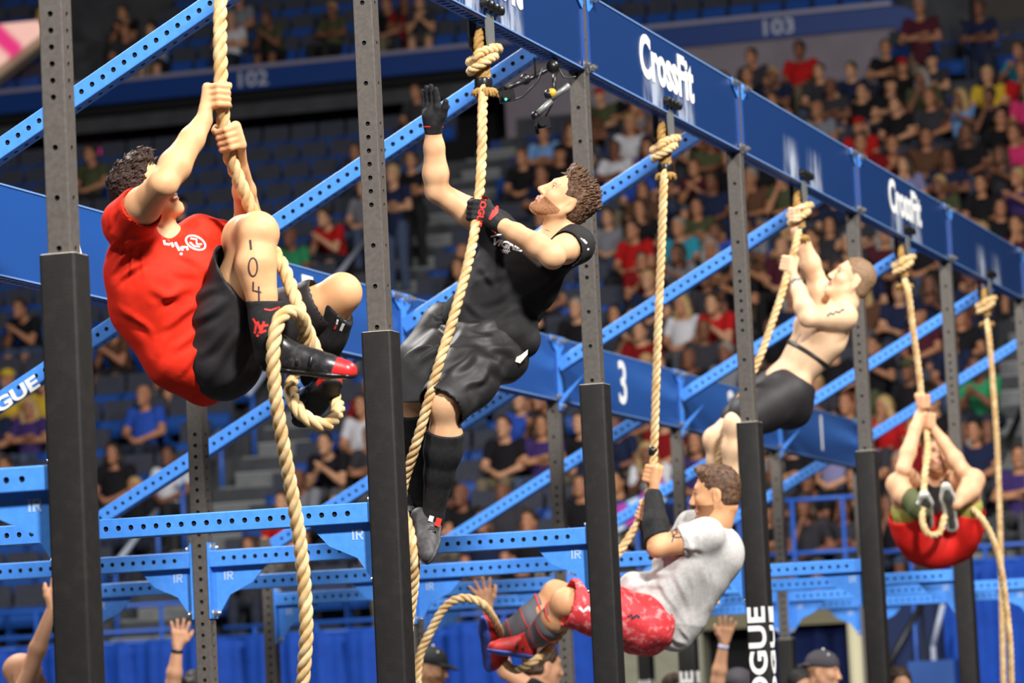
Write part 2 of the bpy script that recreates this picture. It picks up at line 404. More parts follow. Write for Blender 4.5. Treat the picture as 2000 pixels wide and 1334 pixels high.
# upper brace: from the back of the front beam down to the middle upright
UA = (-H-.003, 4.554); UB = (BX+H+.012, 3.590)
LA = (BX-H-.004, 3.571); LB = (CXR+H, 2.624)
ub_me, ul = bar_between('brace_tube', (UB[0], 0, UB[1]), (UA[0], 0, UA[1]), M_BLUE)
lb_me, ll = bar_between('brace_tube', (LB[0], 0, LB[1]), (LA[0], 0, LA[1]), M_BLUE)
def foot_plate():
    """end plate of a brace with bolts and a gusset below"""
    mb = MB(); x = BX+H+.0035
    mb.box((x, -.038, ZBB-.06), (x+.008, .038, ZBB+HBB+.004))
    mb.prism([(x+.008, -.004, ZBB+.075-.05), (x+.008, -.004, ZBB-.02), (x+.16, -.004, ZBB+.15)], (0, .008, 0))
    return mb.mesh('end_plate', M_BLUE)
fp_me = foot_plate()
for n in range(1, 8):
    y = n*S
    o = empty('diagonal_brace', (0, y, 0)); tag(o, f'light blue perforated diagonal brace to the front beam, {ORD[n-1]} from the left', 'brace', 'upper diagonal braces')
    t = link('tube', ub_me, o); orient_xz(t, (UB[0], 0, UB[1]), (UA[0], 0, UA[1])); link('end_plate', fp_me, o)
    for z in (ZBB-.035, ZBB+HBB-.03): bolt_at(o, (BX+H+.0115, 0, z))
    o = empty('diagonal_brace', (0, y, 0)); tag(o, f'light blue lower diagonal brace below the numbered beam, {ORD[n-1]} from the left', 'brace', 'lower diagonal braces')
    t = link('tube', lb_me, o); orient_xz(t, (LB[0], 0, LB[1]), (LA[0], 0, LA[1]))
    if n in (2,):
        me = text_mesh('lettering', 'ROGUE', .085, M_WHITE, .0008, 1.15, .003, width=.42); tt = link('lettering', me, o)
        d = np.array([LA[0]-LB[0], 0, LA[1]-LB[1]]); d /= np.linalg.norm(d); u = np.array([-d[2], 0, d[0]])
        tt['label'] = 'white printed lettering'
        c_ = aty(36, 769, y-H-.001)
        tt.matrix_local = Matrix(((d[0], u[0], 0, c_[0]), (0, 0, -1, -H-.001), (d[2], u[2], 0, c_[2]), (0, 0, 0, 1))); me.transform(Matrix.Translation((-.1, 0, 0)))
def cross_bar(n, x0, x1, tagtxt, gl, gr_, group):
    y = n*S
    o = empty('cross_bar', (0, y, ZC-H)); tag(o, tagtxt, 'cross bar', group)
    l = x1-x0; me, _ = bar_between('tube', (0, 0, 0), (l, 0, 0), M_BLUE)
    t = link('tube', me, o); frame(t, (x0, 0, 0), (0, 0, -1), (0, 1, 0), (1, 0, 0))
    for side, on in ((0, gl), (1, gr_)):
        if not on: continue
        x = x0 if side == 0 else x1; s = 1 if side == 0 else -1
        mb = MB(); mb.box((min(x, x+s*.008), -.045, -.27), (max(x, x+s*.008), .045, .075))
        mb.prism([(x+s*.008, -.004, -H), (x+s*.008, -.004, -.25), (x+s*.035, -.004, -.25), (x+s*.09, -.004, -.165), (x+s*.2, -.004, -.115), (x+s*.27, -.004, -H)][::s], (0, .008, 0))
        link('end_plate', mb.mesh('end_plate', M_BLUE), o)
        for z in (.052, -.245): bolt_at(o, (x+s*.008, 0, z), s)
        e = link('emblem', logo_me, o, (x+s*.085, -.0055, -.078)); e.scale = (1, 1, 1); e['label'] = 'cut-out emblem'
    return o
for n in range(0, 8):
    nm = 'nearest' if n == 0 else ORD[n]
    cross_bar(n, BX+H, -H, f'blue perforated cross bar ending at the {nm} front upright', n > 0, True, 'front cross bars')
    if n > 0: cross_bar(n, CXR+H, BX-H, f'blue perforated cross bar behind the middle row, {ORD[n-1]} from the near end', True, True, 'rear cross bars')
# ------------------------------------------------------------------ figures: smooth blended solids turned into one skin
V = lambda *a: np.array(a, float)
def nrm(v): v = np.asarray(v, float); return v/max(np.linalg.norm(v), 1e-9)
class Solid:
    def __init__(s): s.p = []
    def cone(s, a, b, ra, rb=None, k=.02, n=None, fl=1.0, sub=False):
        s.p.append(('c', np.asarray(a, float), np.asarray(b, float), ra, ra if rb is None else rb, k, None if n is None else nrm(n), fl, sub)); return s
    def chain(s, pts, rs, k=.02, **kw):
        for i in range(len(pts)-1): s.cone(pts[i], pts[i+1], rs[i], rs[i+1], k, **kw)
        return s
    def ell(s, c, r, R=None, k=.02, sub=False):
        s.p.append(('e', np.asarray(c, float), np.asarray(r, float), np.eye(3) if R is None else np.asarray(R, float), k, sub)); return s
    def half(s, c, n, rad, k=.004):          # cut away what lies beyond a plane, inside a ball round c
        s.p.append(('h', np.asarray(c, float), nrm(n), rad, k)); return s
    def bounds(s):
        lo = V(1e9, 1e9, 1e9); hi = -lo
        for q in s.p:
            if q[0] == 'c' and not q[8]:
                r = max(q[3], q[4])*max(1, q[7])
                lo = np.minimum(lo, np.minimum(q[1], q[2])-r); hi = np.maximum(hi, np.maximum(q[1], q[2])+r)
            elif q[0] == 'e' and not q[5]:
                r = q[2].max(); lo = np.minimum(lo, q[1]-r); hi = np.maximum(hi, q[1]+r)
        return lo, hi
    def grid(s, h):
        lo, hi = s.bounds(); lo = lo-3*h; n = np.ceil((hi-lo)/h).astype(int)+4
        S_ = np.full(n, 1.0, np.float32)
        ax = [lo[i]+h*np.arange(n[i]) for i in range(3)]
        for q in s.p:
            if q[0] == 'c':
                _, a, b, ra, rb, k, nn, fl, sub = q; r = max(ra, rb)*max(1, fl)+k+3*h; l2 = np.minimum(a, b)-r; h2 = np.maximum(a, b)+r
            elif q[0] == 'e':
                _, c, rr, R, k, sub = q; r = rr.max()+k+3*h; l2 = c-r; h2 = c+r
            else:
                _, c, nn, rad, k = q; l2 = c-rad; h2 = c+rad; sub = True
            i0 = np.maximum(0, np.floor((l2-lo)/h).astype(int)); i1 = np.minimum(n, np.ceil((h2-lo)/h).astype(int)+1)
            if (i1 <= i0).any(): continue
            sl = tuple(slice(i0[j], i1[j]) for j in range(3))
            X = ax[0][sl[0]][:, None, None]; Y = ax[1][sl[1]][None, :, None]; Z = ax[2][sl[2]][None, None, :]
            if q[0] == 'c':
                ab = b-a; L2 = max(ab@ab, 1e-12)
                px, py, pz = X-a[0], Y-a[1], Z-a[2]
                t = np.clip((px*ab[0]+py*ab[1]+pz*ab[2])/L2, 0, 1)
                dx, dy, dz = px-t*ab[0], py-t*ab[1], pz-t*ab[2]
                if nn is not None and fl != 1.0:
                    w = (dx*nn[0]+dy*nn[1]+dz*nn[2])*(1/fl-1)
                    dx = dx+w*nn[0]; dy = dy+w*nn[1]; dz = dz+w*nn[2]
                d = np.sqrt(dx*dx+dy*dy+dz*dz)-(ra+t*(rb-ra))
                if nn is not None and fl < 1: d = d*max(fl, .5)
            elif q[0] == 'e':
                px, py, pz = X-c[0], Y-c[1], Z-c[2]
                u = [(px*R[j, 0]+py*R[j, 1]+pz*R[j, 2])/rr[j] for j in range(3)]
                d = (np.sqrt(u[0]**2+u[1]**2+u[2]**2)-1)*rr.min()
            else:
                px, py, pz = X-c[0], Y-c[1], Z-c[2]
                d = np.maximum(-(px*nn[0]+py*nn[1]+pz*nn[2]), np.sqrt(px*px+py*py+pz*pz)-rad)
            cur = S_[sl]
            if sub:
                hh = np.maximum(k-np.abs(cur+d), 0)/k; S_[sl] = np.maximum(cur, -d)+hh*hh*k*.25
            else:
                hh = np.maximum(k-np.abs(cur-d), 0)/k; S_[sl] = np.minimum(cur, d)-hh*hh*k*.25
        return S_, lo
    def mesh(s, h, name='body', origin=None, disp=None, color=None):
        S_, lo = s.grid(h); v, f = surf_nets(S_); P = v*h+lo
        if disp is not None and len(P): P = P+vnormals(P, f)*disp(P)[:, None]
        o = np.zeros(3) if origin is None else np.asarray(origin, float)
        me = bpy.data.meshes.new(name); me.vertices.add(len(P)); me.vertices.foreach_set('co', (P-o).astype(np.float32).ravel())
        me.loops.add(len(f)*4); me.polygons.add(len(f)); me.loops.foreach_set('vertex_index', f.astype(np.int32).ravel())
        me.polygons.foreach_set('loop_start', np.arange(len(f), dtype=np.int32)*4)
        me.polygons.foreach_set('use_smooth', np.ones(len(f), bool)); me.update(calc_edges=True)
        me.validate()
        return me
def surf_nets(S_):
    neg = S_ < 0
    c = np.zeros(tuple(np.array(S_.shape)-1), np.uint8)
    for i in (0, 1):
        for j in (0, 1):
            for k in (0, 1): c += neg[i:S_.shape[0]-1+i, j:S_.shape[1]-1+j, k:S_.shape[2]-1+k]
    act = (c > 0) & (c < 8); I = np.argwhere(act); ids = np.full(c.shape, -1, np.int32); ids[act] = np.arange(len(I), dtype=np.int32)
    acc = np.zeros((len(I), 3)); cnt = np.zeros(len(I))
    cor = [(i, j, k) for i in (0, 1) for j in (0, 1) for k in (0, 1)]
    for a in range(8):
        for b in range(a+1, 8):
            if sum(abs(cor[a][q]-cor[b][q]) for q in range(3)) != 1: continue
            A = np.array(cor[a]); B = np.array(cor[b])
            va = S_[I[:, 0]+A[0], I[:, 1]+A[1], I[:, 2]+A[2]]; vb = S_[I[:, 0]+B[0], I[:, 1]+B[1], I[:, 2]+B[2]]
            m = (va < 0) != (vb < 0); t = np.where(m, va/np.where(m, va-vb, 1), 0)
            acc[m] += (A+t[m][:, None]*(B-A)); cnt[m] += 1
    v = I+acc/np.maximum(cnt, 1)[:, None]; F_ = []
    for ax in range(3):
        sh = [slice(1, -1)]*3; a = list(sh); b = list(sh); a[ax] = slice(0, -1); b[ax] = slice(1, None)
        n0 = neg[tuple(a)]; n1 = neg[tuple(b)]
        e = np.argwhere(n0 != n1)
        if not len(e): continue
        flip = n0[e[:, 0], e[:, 1], e[:, 2]]
        base = e+np.array([0 if q == ax else 1 for q in range(3)])
        u, w = [(1, 2), (2, 0), (0, 1)][ax]
        du = np.zeros(3, int); du[u] = 1; dw = np.zeros(3, int); dw[w] = 1
        g = lambda p: ids[p[:, 0], p[:, 1], p[:, 2]]
        q = np.stack([g(base-du-dw), g(base-dw), g(base), g(base-du)], 1)
        q[~flip] = q[~flip][:, ::-1]; F_.append(q)
    f = np.concatenate(F_); f = f[(f >= 0).all(1)]
    return v, f
def vnormals(P, f):
    n = np.cross(P[f[:, 2]]-P[f[:, 0]], P[f[:, 3]]-P[f[:, 1]]); N = np.zeros_like(P)
    for j in range(4): np.add.at(N, f[:, j], n)
    return N/np.maximum(np.linalg.norm(N, axis=1), 1e-12)[:, None]
def folds(amp, freq, dirs, seed=0):
    rs = np.random.default_rng(seed); ph = rs.uniform(0, 6.28, 12); wd_ = rs.normal(0, 1, (6, 3))
    D_ = [nrm(d) for d in dirs]
    def fn(P):
        w = sum(np.sin(P@wd_[i]*7+ph[i]) for i in range(3))*.9
        out = np.zeros(len(P))
        for i, d in enumerate(D_):
            s_ = np.sin(P@d*freq*(1+.27*i)+w*(1.1+.2*i)+ph[6+i]); out += (np.abs(s_)**.7*np.sign(s_))*(.55+.45*np.sin(P@wd_[3+i % 3]*5+ph[9+i % 3]))
        return amp*out/len(D_)
    return fn
def pfolds(lines, base=None):
    """creases of a garment: (x0, y0, x1, y1, width px, height m), ends given as photo pixels"""
    L_ = np.array(lines, float)
    def fn(P):
        d = P-CAM; z = d@fw; U = np.stack([1000+F*(d@cr)/z, 667-F*(d@cu)/z], 1); out = np.zeros(len(P)) if base is None else base(P)
        for x0, y0, x1, y1, w, am in L_:
            a = V(x0, y0); b = V(x1, y1); ab = b-a; n2 = ab@ab; t = np.clip((U-a)@ab/n2, 0, 1); q = U-a-t[:, None]*ab
            # creases sag a little between their ends
            sd = (ab[0]*q[:, 1]-ab[1]*q[:, 0])/math.sqrt(n2)+w*.5*np.sin(t*5+x0); dd = np.hypot(sd, np.maximum(0, np.linalg.norm(q, axis=1)-np.abs((ab[0]*q[:, 1]-ab[1]*q[:, 0])/math.sqrt(n2))))
            e = np.where((t <= 0) | (t >= 1), np.exp(-(np.linalg.norm(q, axis=1)/w)**2), 1)
            out += am*e*(np.exp(-(sd/w)**2)-.75*np.exp(-((sd-1.5*w)/w)**2))*np.clip(np.sin(np.pi*np.clip(t, .04, .96)), .15, 1)
        return out
    return fn
def add_mesh(me, me2):
    bm = bmesh.new(); bm.from_mesh(me); bm.from_mesh(me2); bm.to_mesh(me); bm.free(); bpy.data.meshes.remove(me2)

# ---- skin
def skin_mat(name, col, dark, rough=.55):
    return mat(name, col, rough, 0, .32, (14, dark, .4, .8), (160, .12, .002), sub=.12)
M_EYEW = mat('eye_white', '#b9b0a6', .25); M_EYED = mat('eye_iris', '#2c231c', .2); M_LIP = mat('lips', '#bb8070', .5); M_TEETH = mat('teeth', '#e9e5da', .3)

def head(S_, c, f, u, sc=1.0, jaw=1.0, mouth=False):
    """c centre of the head, f facing, u up"""
    f = nrm(f); u = nrm(np.asarray(u)-f*(np.asarray(u)@f)); r = np.cross(f, u)
    p = lambda a, b, s=0.: c+sc*(a*f+b*u+s*r)
    R = np.array([f, r, u])
    S_.ell(p(-.018, .038), sc*V(.099, .077, .085), R, .02)
    S_.ell(p(.028, -.02), sc*V(.066, .062, .088), R, .025)
    S_.cone(p(.076, .034, -.03), p(.076, .034, .03), .013*sc, .013*sc, .018)
    for s in (-1, 1):
        S_.cone(p(-.008, -.045, .056*s), p(.066, -.1, .016*s), .021*sc*jaw, .019*sc*jaw, .028)
        S_.ell(p(.058, -.02, .042*s), sc*V(.026, .02, .022), R, .02)
        S_.ell(p(.096, .011, .031*s), sc*V(.014, .016, .011), R, .012, True)
        S_.ell(p(-.012, -.008, .078*s), sc*V(.021, .009, .033), R, .008)
        S_.ell(p(-.004, -.006, .087*s), sc*V(.011, .007, .02), R, .006, True)
        S_.ell(p(.098, -.036, .011*s), sc*V(.01, .008, .007), R, .008)
    S_.cone(p(.082, -.104), p(.084, -.1), .018*sc*jaw, .016*sc*jaw, .02)
    S_.cone(p(.088, .018), p(.112, -.03), .0085*sc, .0115*sc, .012)
    S_.ell(p(.091, -.058), sc*V(.011, .024, .0065), R, .006)
    S_.ell(p(.089, -.071), sc*V(.012, .021, .0075), R, .006)
    if mouth: S_.ell(p(.1, -.0645), sc*V(.016, .022, .004), R, .003, True)
    return p, R
def eyes(me_mb, p, f, sc=1.0):
    for s in (-1, 1):
        me_mb.sphere(p(.0742, .0105, .031*s), .0118*sc, 10, 0); me_mb.sphere(p(.0808, .0115, .031*s), .0066*sc, 8, 1)
        me_mb.tube([p(.076, .019, .019*s), p(.0875, .0205, .031*s), p(.074, .018, .045*s)], [.003, .0042, .003], 6, -2)
def torso(S_, pel, che, up_sh_r, up_sh_l, fwd, g=0.0, k=.05, lean=0.0):
    """pel pelvis centre, che upper chest centre (between shoulders), fwd chest normal, g extra girth (cloth)"""
    ax = nrm(che-pel); f = nrm(np.asarray(fwd)-ax*(np.asarray(fwd)@ax)); L_ = np.linalg.norm(che-pel)
    sr = nrm(np.asarray(up_sh_l)-np.asarray(up_sh_r)); side = np.cross(ax, f); side = side if side@sr > 0 else -side
    R = np.array([side, f, ax])
    q = lambda t, a=0., s=0.: pel+ax*(t*L_)+f*a+side*s
    S_.ell(q(.0, 0), V(.165+g, .112+g, .115+g), R, k)
    S_.ell(q(.32, .0), V(.138+g, .098+g, .15+g), R, k)
    S_.ell(q(.62, -.005), V(.165+g, .116+g, .15+g), R, k)
    S_.ell(q(.8, -.01), V(.175+g, .112+g, .11+g), R, k)
    for s, sh in ((-1, up_sh_r), (1, up_sh_l)):
        S_.cone(q(.86, -.02, .04*s), sh, .075+g*.7, .06+g*.7, k)
    return q, R
def arm(S_, sh, el, wr, g=1.0, k=.02):
    a = nrm(el-sh); S_.cone(sh, sh+a*.06, .064*g, .06*g, .03)
    S_.chain([sh, sh+(el-sh)*.45, el], [.058*g, .055*g, .041*g], k)
    mid = el+(wr-el)*.28; S_.chain([el, mid, el+(wr-el)*.7, wr], [.042*g, .048*g, .037*g, .028*g], k)
def leg(S_, hip, kn, an, g=1.0, k=.03, calf=None, ks=None):
    S_.chain([hip, hip+(kn-hip)*.45, kn], [.092*g, .083*g, .058*g], k)
    S_.ell(kn, V(.06, .06, .062)*g, None, .03)
    mid = kn+(an-kn)*.3
    back = V(0, 0, 0) if calf is None else nrm(calf)*.018
    S_.chain([kn, mid+back, kn+(an-kn)*.62+back*.4, an], [.054*g, .062*g, .046*g, .036*g], ks or k)
def grip(S_, wr, c, A, n, m, rr=.019, g=1.0, thumb=True, fr=.0092):
    """hand closed round a rope: c point on the rope axis, A along the rope from little finger to index,
       n from rope to palm, m the way the fingers leave the palm"""
    A = nrm(A); n = nrm(np.asarray(n)-A*(np.asarray(n)@A)); m = nrm(np.asarray(m)-A*(np.asarray(m)@A)-n*(np.asarray(m)@n))
    P_ = lambda th, rad, z: c+rad*(math.cos(th)*n+math.sin(th)*m)+A*z
    R0 = rr+fr*.95
    off = [-.031, -.0105, .0105, .031]; ln = [.86, .97, 1.0, .93]
    kn = []
    for i, z in enumerate(off):
        mcp = P_(math.radians(20), R0+.017, z*1.05); kn.append(mcp)
        pip = P_(math.radians(88), R0+.011, z); dip = P_(math.radians(150), R0+.002, z*.98); tip = P_(math.radians(150+62*ln[i]), R0-.001, z*.96)
        S_.chain([mcp, pip, dip, tip], [fr*1.2*g, fr*1.1*g, fr*.98*g, fr*.86*g], .004)
    base = wr+(c-wr)*.0
    for i in range(4):
        S_.cone(wr+(kn[i]-wr)*.12, kn[i], .0165*g, .0128*g, .012)
    S_.cone(kn[0], kn[3], .0125*g, .0125*g, .01)
    S_.cone(P_(-.45, R0+.006, -.02), P_(-.45, R0+.006, .03), .015*g, .014*g, .012)
    if thumb:
        t0 = wr+(kn[3]-wr)*.35+n*.0; t1 = P_(math.radians(-52), R0+.008, .036); t2 = P_(math.radians(-112), R0+.003, .044); t3 = P_(math.radians(-165), R0+.001, .04)
        S_.chain([t0, t1, t2, t3], [.017*g, .0135*g, .0112*g, .0095*g], .008)
    return kn
def open_hand(S_, wr, d, pn, th, g=1.0, spread=.12, curl=.1, L_=.19):
    """flat hand: d towards the fingertips, pn palm normal, th thumb side"""
    d = nrm(d); th = nrm(np.asarray(th)-d*(np.asarray(th)@d)); pn = nrm(np.asarray(pn)-d*(np.asarray(pn)@d)-th*(np.asarray(pn)@th))
    for i, (o, l, a) in enumerate(((.033, .072, .7), (.011, .083, .22), (-.012, .077, -.3), (-.033, .06, -.95))):
        k0 = wr+d*.092+th*o*g; dd = nrm(d+th*spread*a)
        k1 = k0+dd*l*.45; k2 = k1+nrm(dd+pn*curl)*l*.32; k3 = k2+nrm(dd+pn*curl*2)*l*.26
        S_.chain([k0, k1, k2, k3], [.0115*g, .0102*g, .0094*g, .0082*g], .004)
        S_.cone(wr+d*.02+th*o*.5*g, k0, .018*g, .0125*g, .012)
    t0 = wr+d*.025+th*.02; t1 = wr+d*.06+th*.052+pn*.012; t2 = wr+d*.092+th*.07+pn*.014; t3 = wr+d*.115+th*.078+pn*.012
    S_.chain([t0, t1, t2, t3], [.019*g, .0145*g, .0118*g, .0095*g], .008)
def shoe(heel, toe, up, ank=None, w=.047, mats=None, parent=None, origin=None, h=.005, cap=None, sole_m=None, name='shoe', label=None, tread=None):
    """heel/toe along the sole; up the instep side"""
    heel = np.asarray(heel, float); toe = np.asarray(toe, float); f = nrm(toe-heel); u = nrm(np.asarray(up)-f*(np.asarray(up)@f)); s = np.cross(f, u); L_ = np.linalg.norm(toe-heel)
    q = lambda t, z, a=0.: heel+f*(t*L_)+u*z+s*a
    U = Solid(); 
    U.chain([q(.12, .04), q(.4, .042), q(.7, .036), q(.9, .03)], [.04, .04, .044, .034], .02, n=u, fl=.95)
    U.cone(q(.14, .05), q(.17, .09), .04, .036, .02, n=s, fl=.85)
    U.cone(q(.2, .085), q(.55, .055), .034, .034, .03)
    U.half(q(.5, .012), -u, .3)
    Bs = Solid(); Bs.chain([q(.11, .014), q(.4, .014), q(.7, .014), q(.9, .016)], [w*.86, w*.82, w, w*.78], .012, n=u, fl=.36)
    o = link(name, U.mesh(h, 'upper', origin), parent); o.location = (0, 0, 0); o.data.materials.append(mats)
    so = link('sole', Bs.mesh(h, 'sole', origin), o); so.data.materials.append(sole_m or M_BLACK)
    if cap:
        T_ = Solid(); T_.chain([q(.74, .033), q(.9, .029)], [.0455, .0365], .01, n=u, fl=.98); T_.half(q(.7, .016), -u, .3); T_.half(q(.74, .03), -f, .12)
        t = link('toe_cap', T_.mesh(h, 'toe_cap', origin), o); t.data.materials.append(cap)
    if tread:
        T_ = Solid(); T_.chain([q(.14, .008), q(.4, .008), q(.72, .008), q(.86, .01)], [w*.6, w*.52, w*.74, w*.55], .012, n=u, fl=.42); t = link('tread', T_.mesh(h, 'tread', origin), o); t.data.materials.append(tread)
    # straps
    mbs = MB()
    for t_ in (.42, .56):
        pts = [q(t_, .035+.047*math.sin(math.pi*a/10), .046*math.cos(math.pi*a/10)) for a in range(11)]
        mbs.tube(pts, .007, 6)
    st = link('strap', mbs.mesh('strap', M_BLACK, True), o)
    if origin is not None: st.location = tuple(-np.asarray(origin))
    if label: o['label'] = label
    return o
def garment(name, solid, h, matl, parent, origin, disp=None, label=None):
    me = solid.mesh(h, name, origin, disp); me.materials.append(matl); o = link(name, me, parent)
    if label: o['label'] = label
    return o
def bvh_of(o):
    me = o.data; mw = o.matrix_world
    dg = [mw @ v.co for v in me.vertices]
    return BVHTree.FromPolygons(dg, [tuple(p.vertices) for p in me.polygons])
def stick(me, obj_list, origin, center, ex, ey, d, parent, name, lift=.0015):
    """lay a flat mark (x right, y up) on a surface: each vertex is carried along d on to the cloth or skin"""
    bpy.context.view_layer.update()
    tr = [bvh_of(o) for o in obj_list]; d = Vector(nrm(d)); far = 0
    bm = bmesh.new(); bm.from_mesh(me)
    bmesh.ops.subdivide_edges(bm, edges=[e for e in bm.edges if e.calc_length() > .03], cuts=2, use_grid_fill=False)
    for v in bm.verts:
        p = Vector(center)+Vector(ex)*v.co.x+Vector(ey)*v.co.y-d*.6; best = None
        for t in tr:
            h_ = t.ray_cast(p, d, 1.6)
            if h_[0] is not None and (best is None or h_[3] < best[3]): best = h_
        if best is not None: v.co = best[0]-d*(lift+v.co.z*.5)-Vector(origin)
        else: far += 1; v.co = p+d*.6-Vector(origin)
    bm.to_mesh(me); bm.free()
    return link(name, me, parent)
def stroke_mesh(lines, w, matl, name='marking'):
    mb = MB()
    for ln in lines:
        P = [V(x, y, 0) for x, y in ln]; Q = []
        for i in range(len(P)-1):
            n_ = max(1, int(np.linalg.norm(P[i+1]-P[i])/.012)); Q += [P[i]+(P[i+1]-P[i])*j/n_ for j in range(n_)]
        Q.append(P[-1]); vs = []
        for i, p in enumerate(Q):
            t = nrm(Q[min(i+1, len(Q)-1)]-Q[max(i-1, 0)]); s = V(-t[1], t[0], 0)*w/2; vs += [p+s, p-s]
        mb.add(vs, [(2*i, 2*i+1, 2*i+3, 2*i+2) for i in range(len(Q)-1)])
    return mb.mesh(name, matl)
def rope_mesh(pts, rad=.0195, pitch=.115, name='rope', step=.0085, n=7, m=None, spline=True, strands=3, phase=0.0):
    P = np.array(pts, float)
    if spline:
        out = []
        Q = np.vstack([2*P[0]-P[1], P, 2*P[-1]-P[-2]])
        for i in range(len(P)-1):
            a, b, c_, d_ = Q[i], Q[i+1], Q[i+2], Q[i+3]; nn = max(2, int(np.linalg.norm(c_-b)/step))
            for t in np.arange(nn)/nn: out.append(.5*((2*b)+(-a+c_)*t+(2*a-5*b+4*c_-d_)*t*t+(-a+3*b-3*c_+d_)*t**3))
        out.append(P[-1]); P = np.array(out)
    T_ = np.gradient(P, axis=0); T_ /= np.linalg.norm(T_, axis=1)[:, None]
    s = np.concatenate([[0], np.cumsum(np.linalg.norm(np.diff(P, axis=0), axis=1))])
    ref = np.cross(T_[0], (0, 0, 1.)) if abs(T_[0][2]) < .9 else np.cross(T_[0], (1., 0, 0)); N = []
    for t in T_: ref = ref-t*(ref@t); ref = ref/np.linalg.norm(ref); N.append(ref)
    N = np.array(N); B = np.cross(T_, N); mb = MB()
    rs_ = rad*.55; ro = rad*.51
    for k in range(strands):
        an = 2*math.pi*(s/pitch+k/strands)+phase
        C_ = P+ro*(np.cos(an)[:, None]*N+np.sin(an)[:, None]*B)
        # strand cross-section rides on the lay direction
        mb.tube(list(C_), rs_, n, 0, True)
    return mb.mesh(name, m or M_ROPE, True)
# ------------------------------------------------------------------ the hall: floor, terraces, walls
FLOOR = .2
Y0, Z0, DY, DZ, NR = 31.0, 2.4, .85, .42, 20
M_CONC = mat('terrace_concrete', '#4a4c50', .85, 0, .3, (3, '#3c3e42', .4, .7)); M_STEP = mat('stair_concrete', '#7c7f80', .85, 0, .3, (5, '#6c7071', .4, .7))
M_FLOOR = mat('black_rubber_floor', '#2a2a2c', .7, 0, .4, (200, '#3a3a3c', .55, .7))
M_DRAPE = mat('royal_blue_drape', '#1c4db2', .75, 0, .25, (6, '#1844a2', .4, .7)); M_NAVY = mat('navy_drape', '#0c1a44', .85, 0, .2)
M_FASC = mat('navy_fascia', '#123c86', .45, 0, .4); M_WALLP = mat('grey_plaster_wall', '#8f8791', .9, 0, .2, (2, '#857d87', .4, .7)); M_DARK = mat('dark_concourse', '#0b0b0e', .9); M_BEIGE = mat('beige_block_wall', '#8d8c7c', .9, 0, .2, (8, '#83826f', .4, .7))
M_SEATG = mat('charcoal_seat_fabric', '#3a3d48', .85, 0, .2, (30, '#454854', .4, .7)); M_SEATB = mat('blue_seat_shell', '#1f4fa0', .4, 0, .5)
M_RAILB = mat('blue_painted_rail', '#2e62c4', .4); M_RAILW = mat('pale_handrail', '#b9c2d6', .35); M_BROWNW = mat('dim_back_wall', '#4c4642', .9)
def sbox(name, lo, hi, m):
    mb = MB(); mb.box(lo, hi); return struct(link(name, mb.mesh(name, m)))
sbox('floor', (-30, -16, FLOOR-.2), (14, 31, FLOOR), M_FLOOR)
AIS = [(-12.95, -11.75), (-3.45, -2.35)]
mb = MB()
for r in range(NR+1):
    z = Z0+DZ*r; y = Y0+DY*r
    mb.box((-30, y-.42, FLOOR), (-12.6 if r > 18 else 2.5, y-.42+DY+(3.0 if r == NR else 0), min(z, Z0+DZ*18)))
    if r > 18: mb.box((-12.6, y-.42, FLOOR), (2.5, y-.42+DY+(3.0 if r == NR else 0), z))
struct(link('floor_terraces', mb.mesh('terraces', M_CONC)), 'stepped concrete seating terraces')
stm = MB(); stm.box((-.56, -.14, 0), (.56, .14, .21)); st_me = stm.mesh('stair_step', M_STEP)
nos = MB(); nos.box((-.56, -.145, .195), (.56, -.105, .214)); nos_me = nos.mesh('step_nosing', mat('step_edge', '#979a9c', .7))
for (a, b) in AIS:
    so = empty('floor_stairs', ((a+b)/2, Y0, Z0)); struct(so, 'concrete aisle stairs')
    for r in range(NR-1 if a < -10 else NR):
        s1 = link('stair_step', st_me, so, (0, DY*r+.30, DZ*r)); link('step_nosing', nos_me, s1)
        tread = MB()
    pl = MB()
    for r in range(19 if a < -10 else NR+1): pl.box((-.56, DY*r-.425, DZ*r-.02), (.56, DY*r-.10, DZ*r+.012))
    link('stair_tread', pl.mesh('stair_tread', M_STEP), so)
# walls behind the terraces
YB = Y0+DY*NR+.43+2.2
sbox('wall_back', (-30, YB+.6, 0), (4, YB+.9, 11.6), M_DARK)
sbox('wall_8', (-30, 58.2, 8), (14, 58.5, 30), M_DARK)
sbox('wall_left', (-30.4, -16, 0), (-30, 52, 30), M_DARK)
sbox('wall_right', (14, -16, 0), (14.4, 52, 30), M_DARK)
sbox('wall_front', (-30, -16.4, 0), (14, -16, 30), M_DARK)
sbox('ceiling', (-30, -16, 30), (14, 60, 30.3), mat('dark_ceiling', '#1a1a1c', .9))
sbox('floor_shade_cover', (-30, Y0+DY*18.55, Z0+DZ*18), (-12.6, YB+.6, Z0+DZ*18+.03), M_DARK)  # dark sheet added over the terrace, concourse shade painted in
YF = 49.3
FZ = float(aty(480, 163, YF)[2])+.08
x_end = float(aty(1745, 40, YF)[0]); x_w = float(aty(985, 200, YF)[0])
mb = MB(); mb.box((-28, YF-.05, FZ-.2), (x_end, YF+.3, FZ+.13)); struct(link('trim_1', mb.mesh('fascia', M_FASC)), 'blue balcony fascia with section numbers')
mb = MB(); mb.box((-28, YF-.12, FZ+.13), (x_end, YF+.3, FZ+.2)); struct(link('trim_2', mb.mesh('fascia_cap', mat('fascia_cap_metal', '#8f8ca4', .35))))
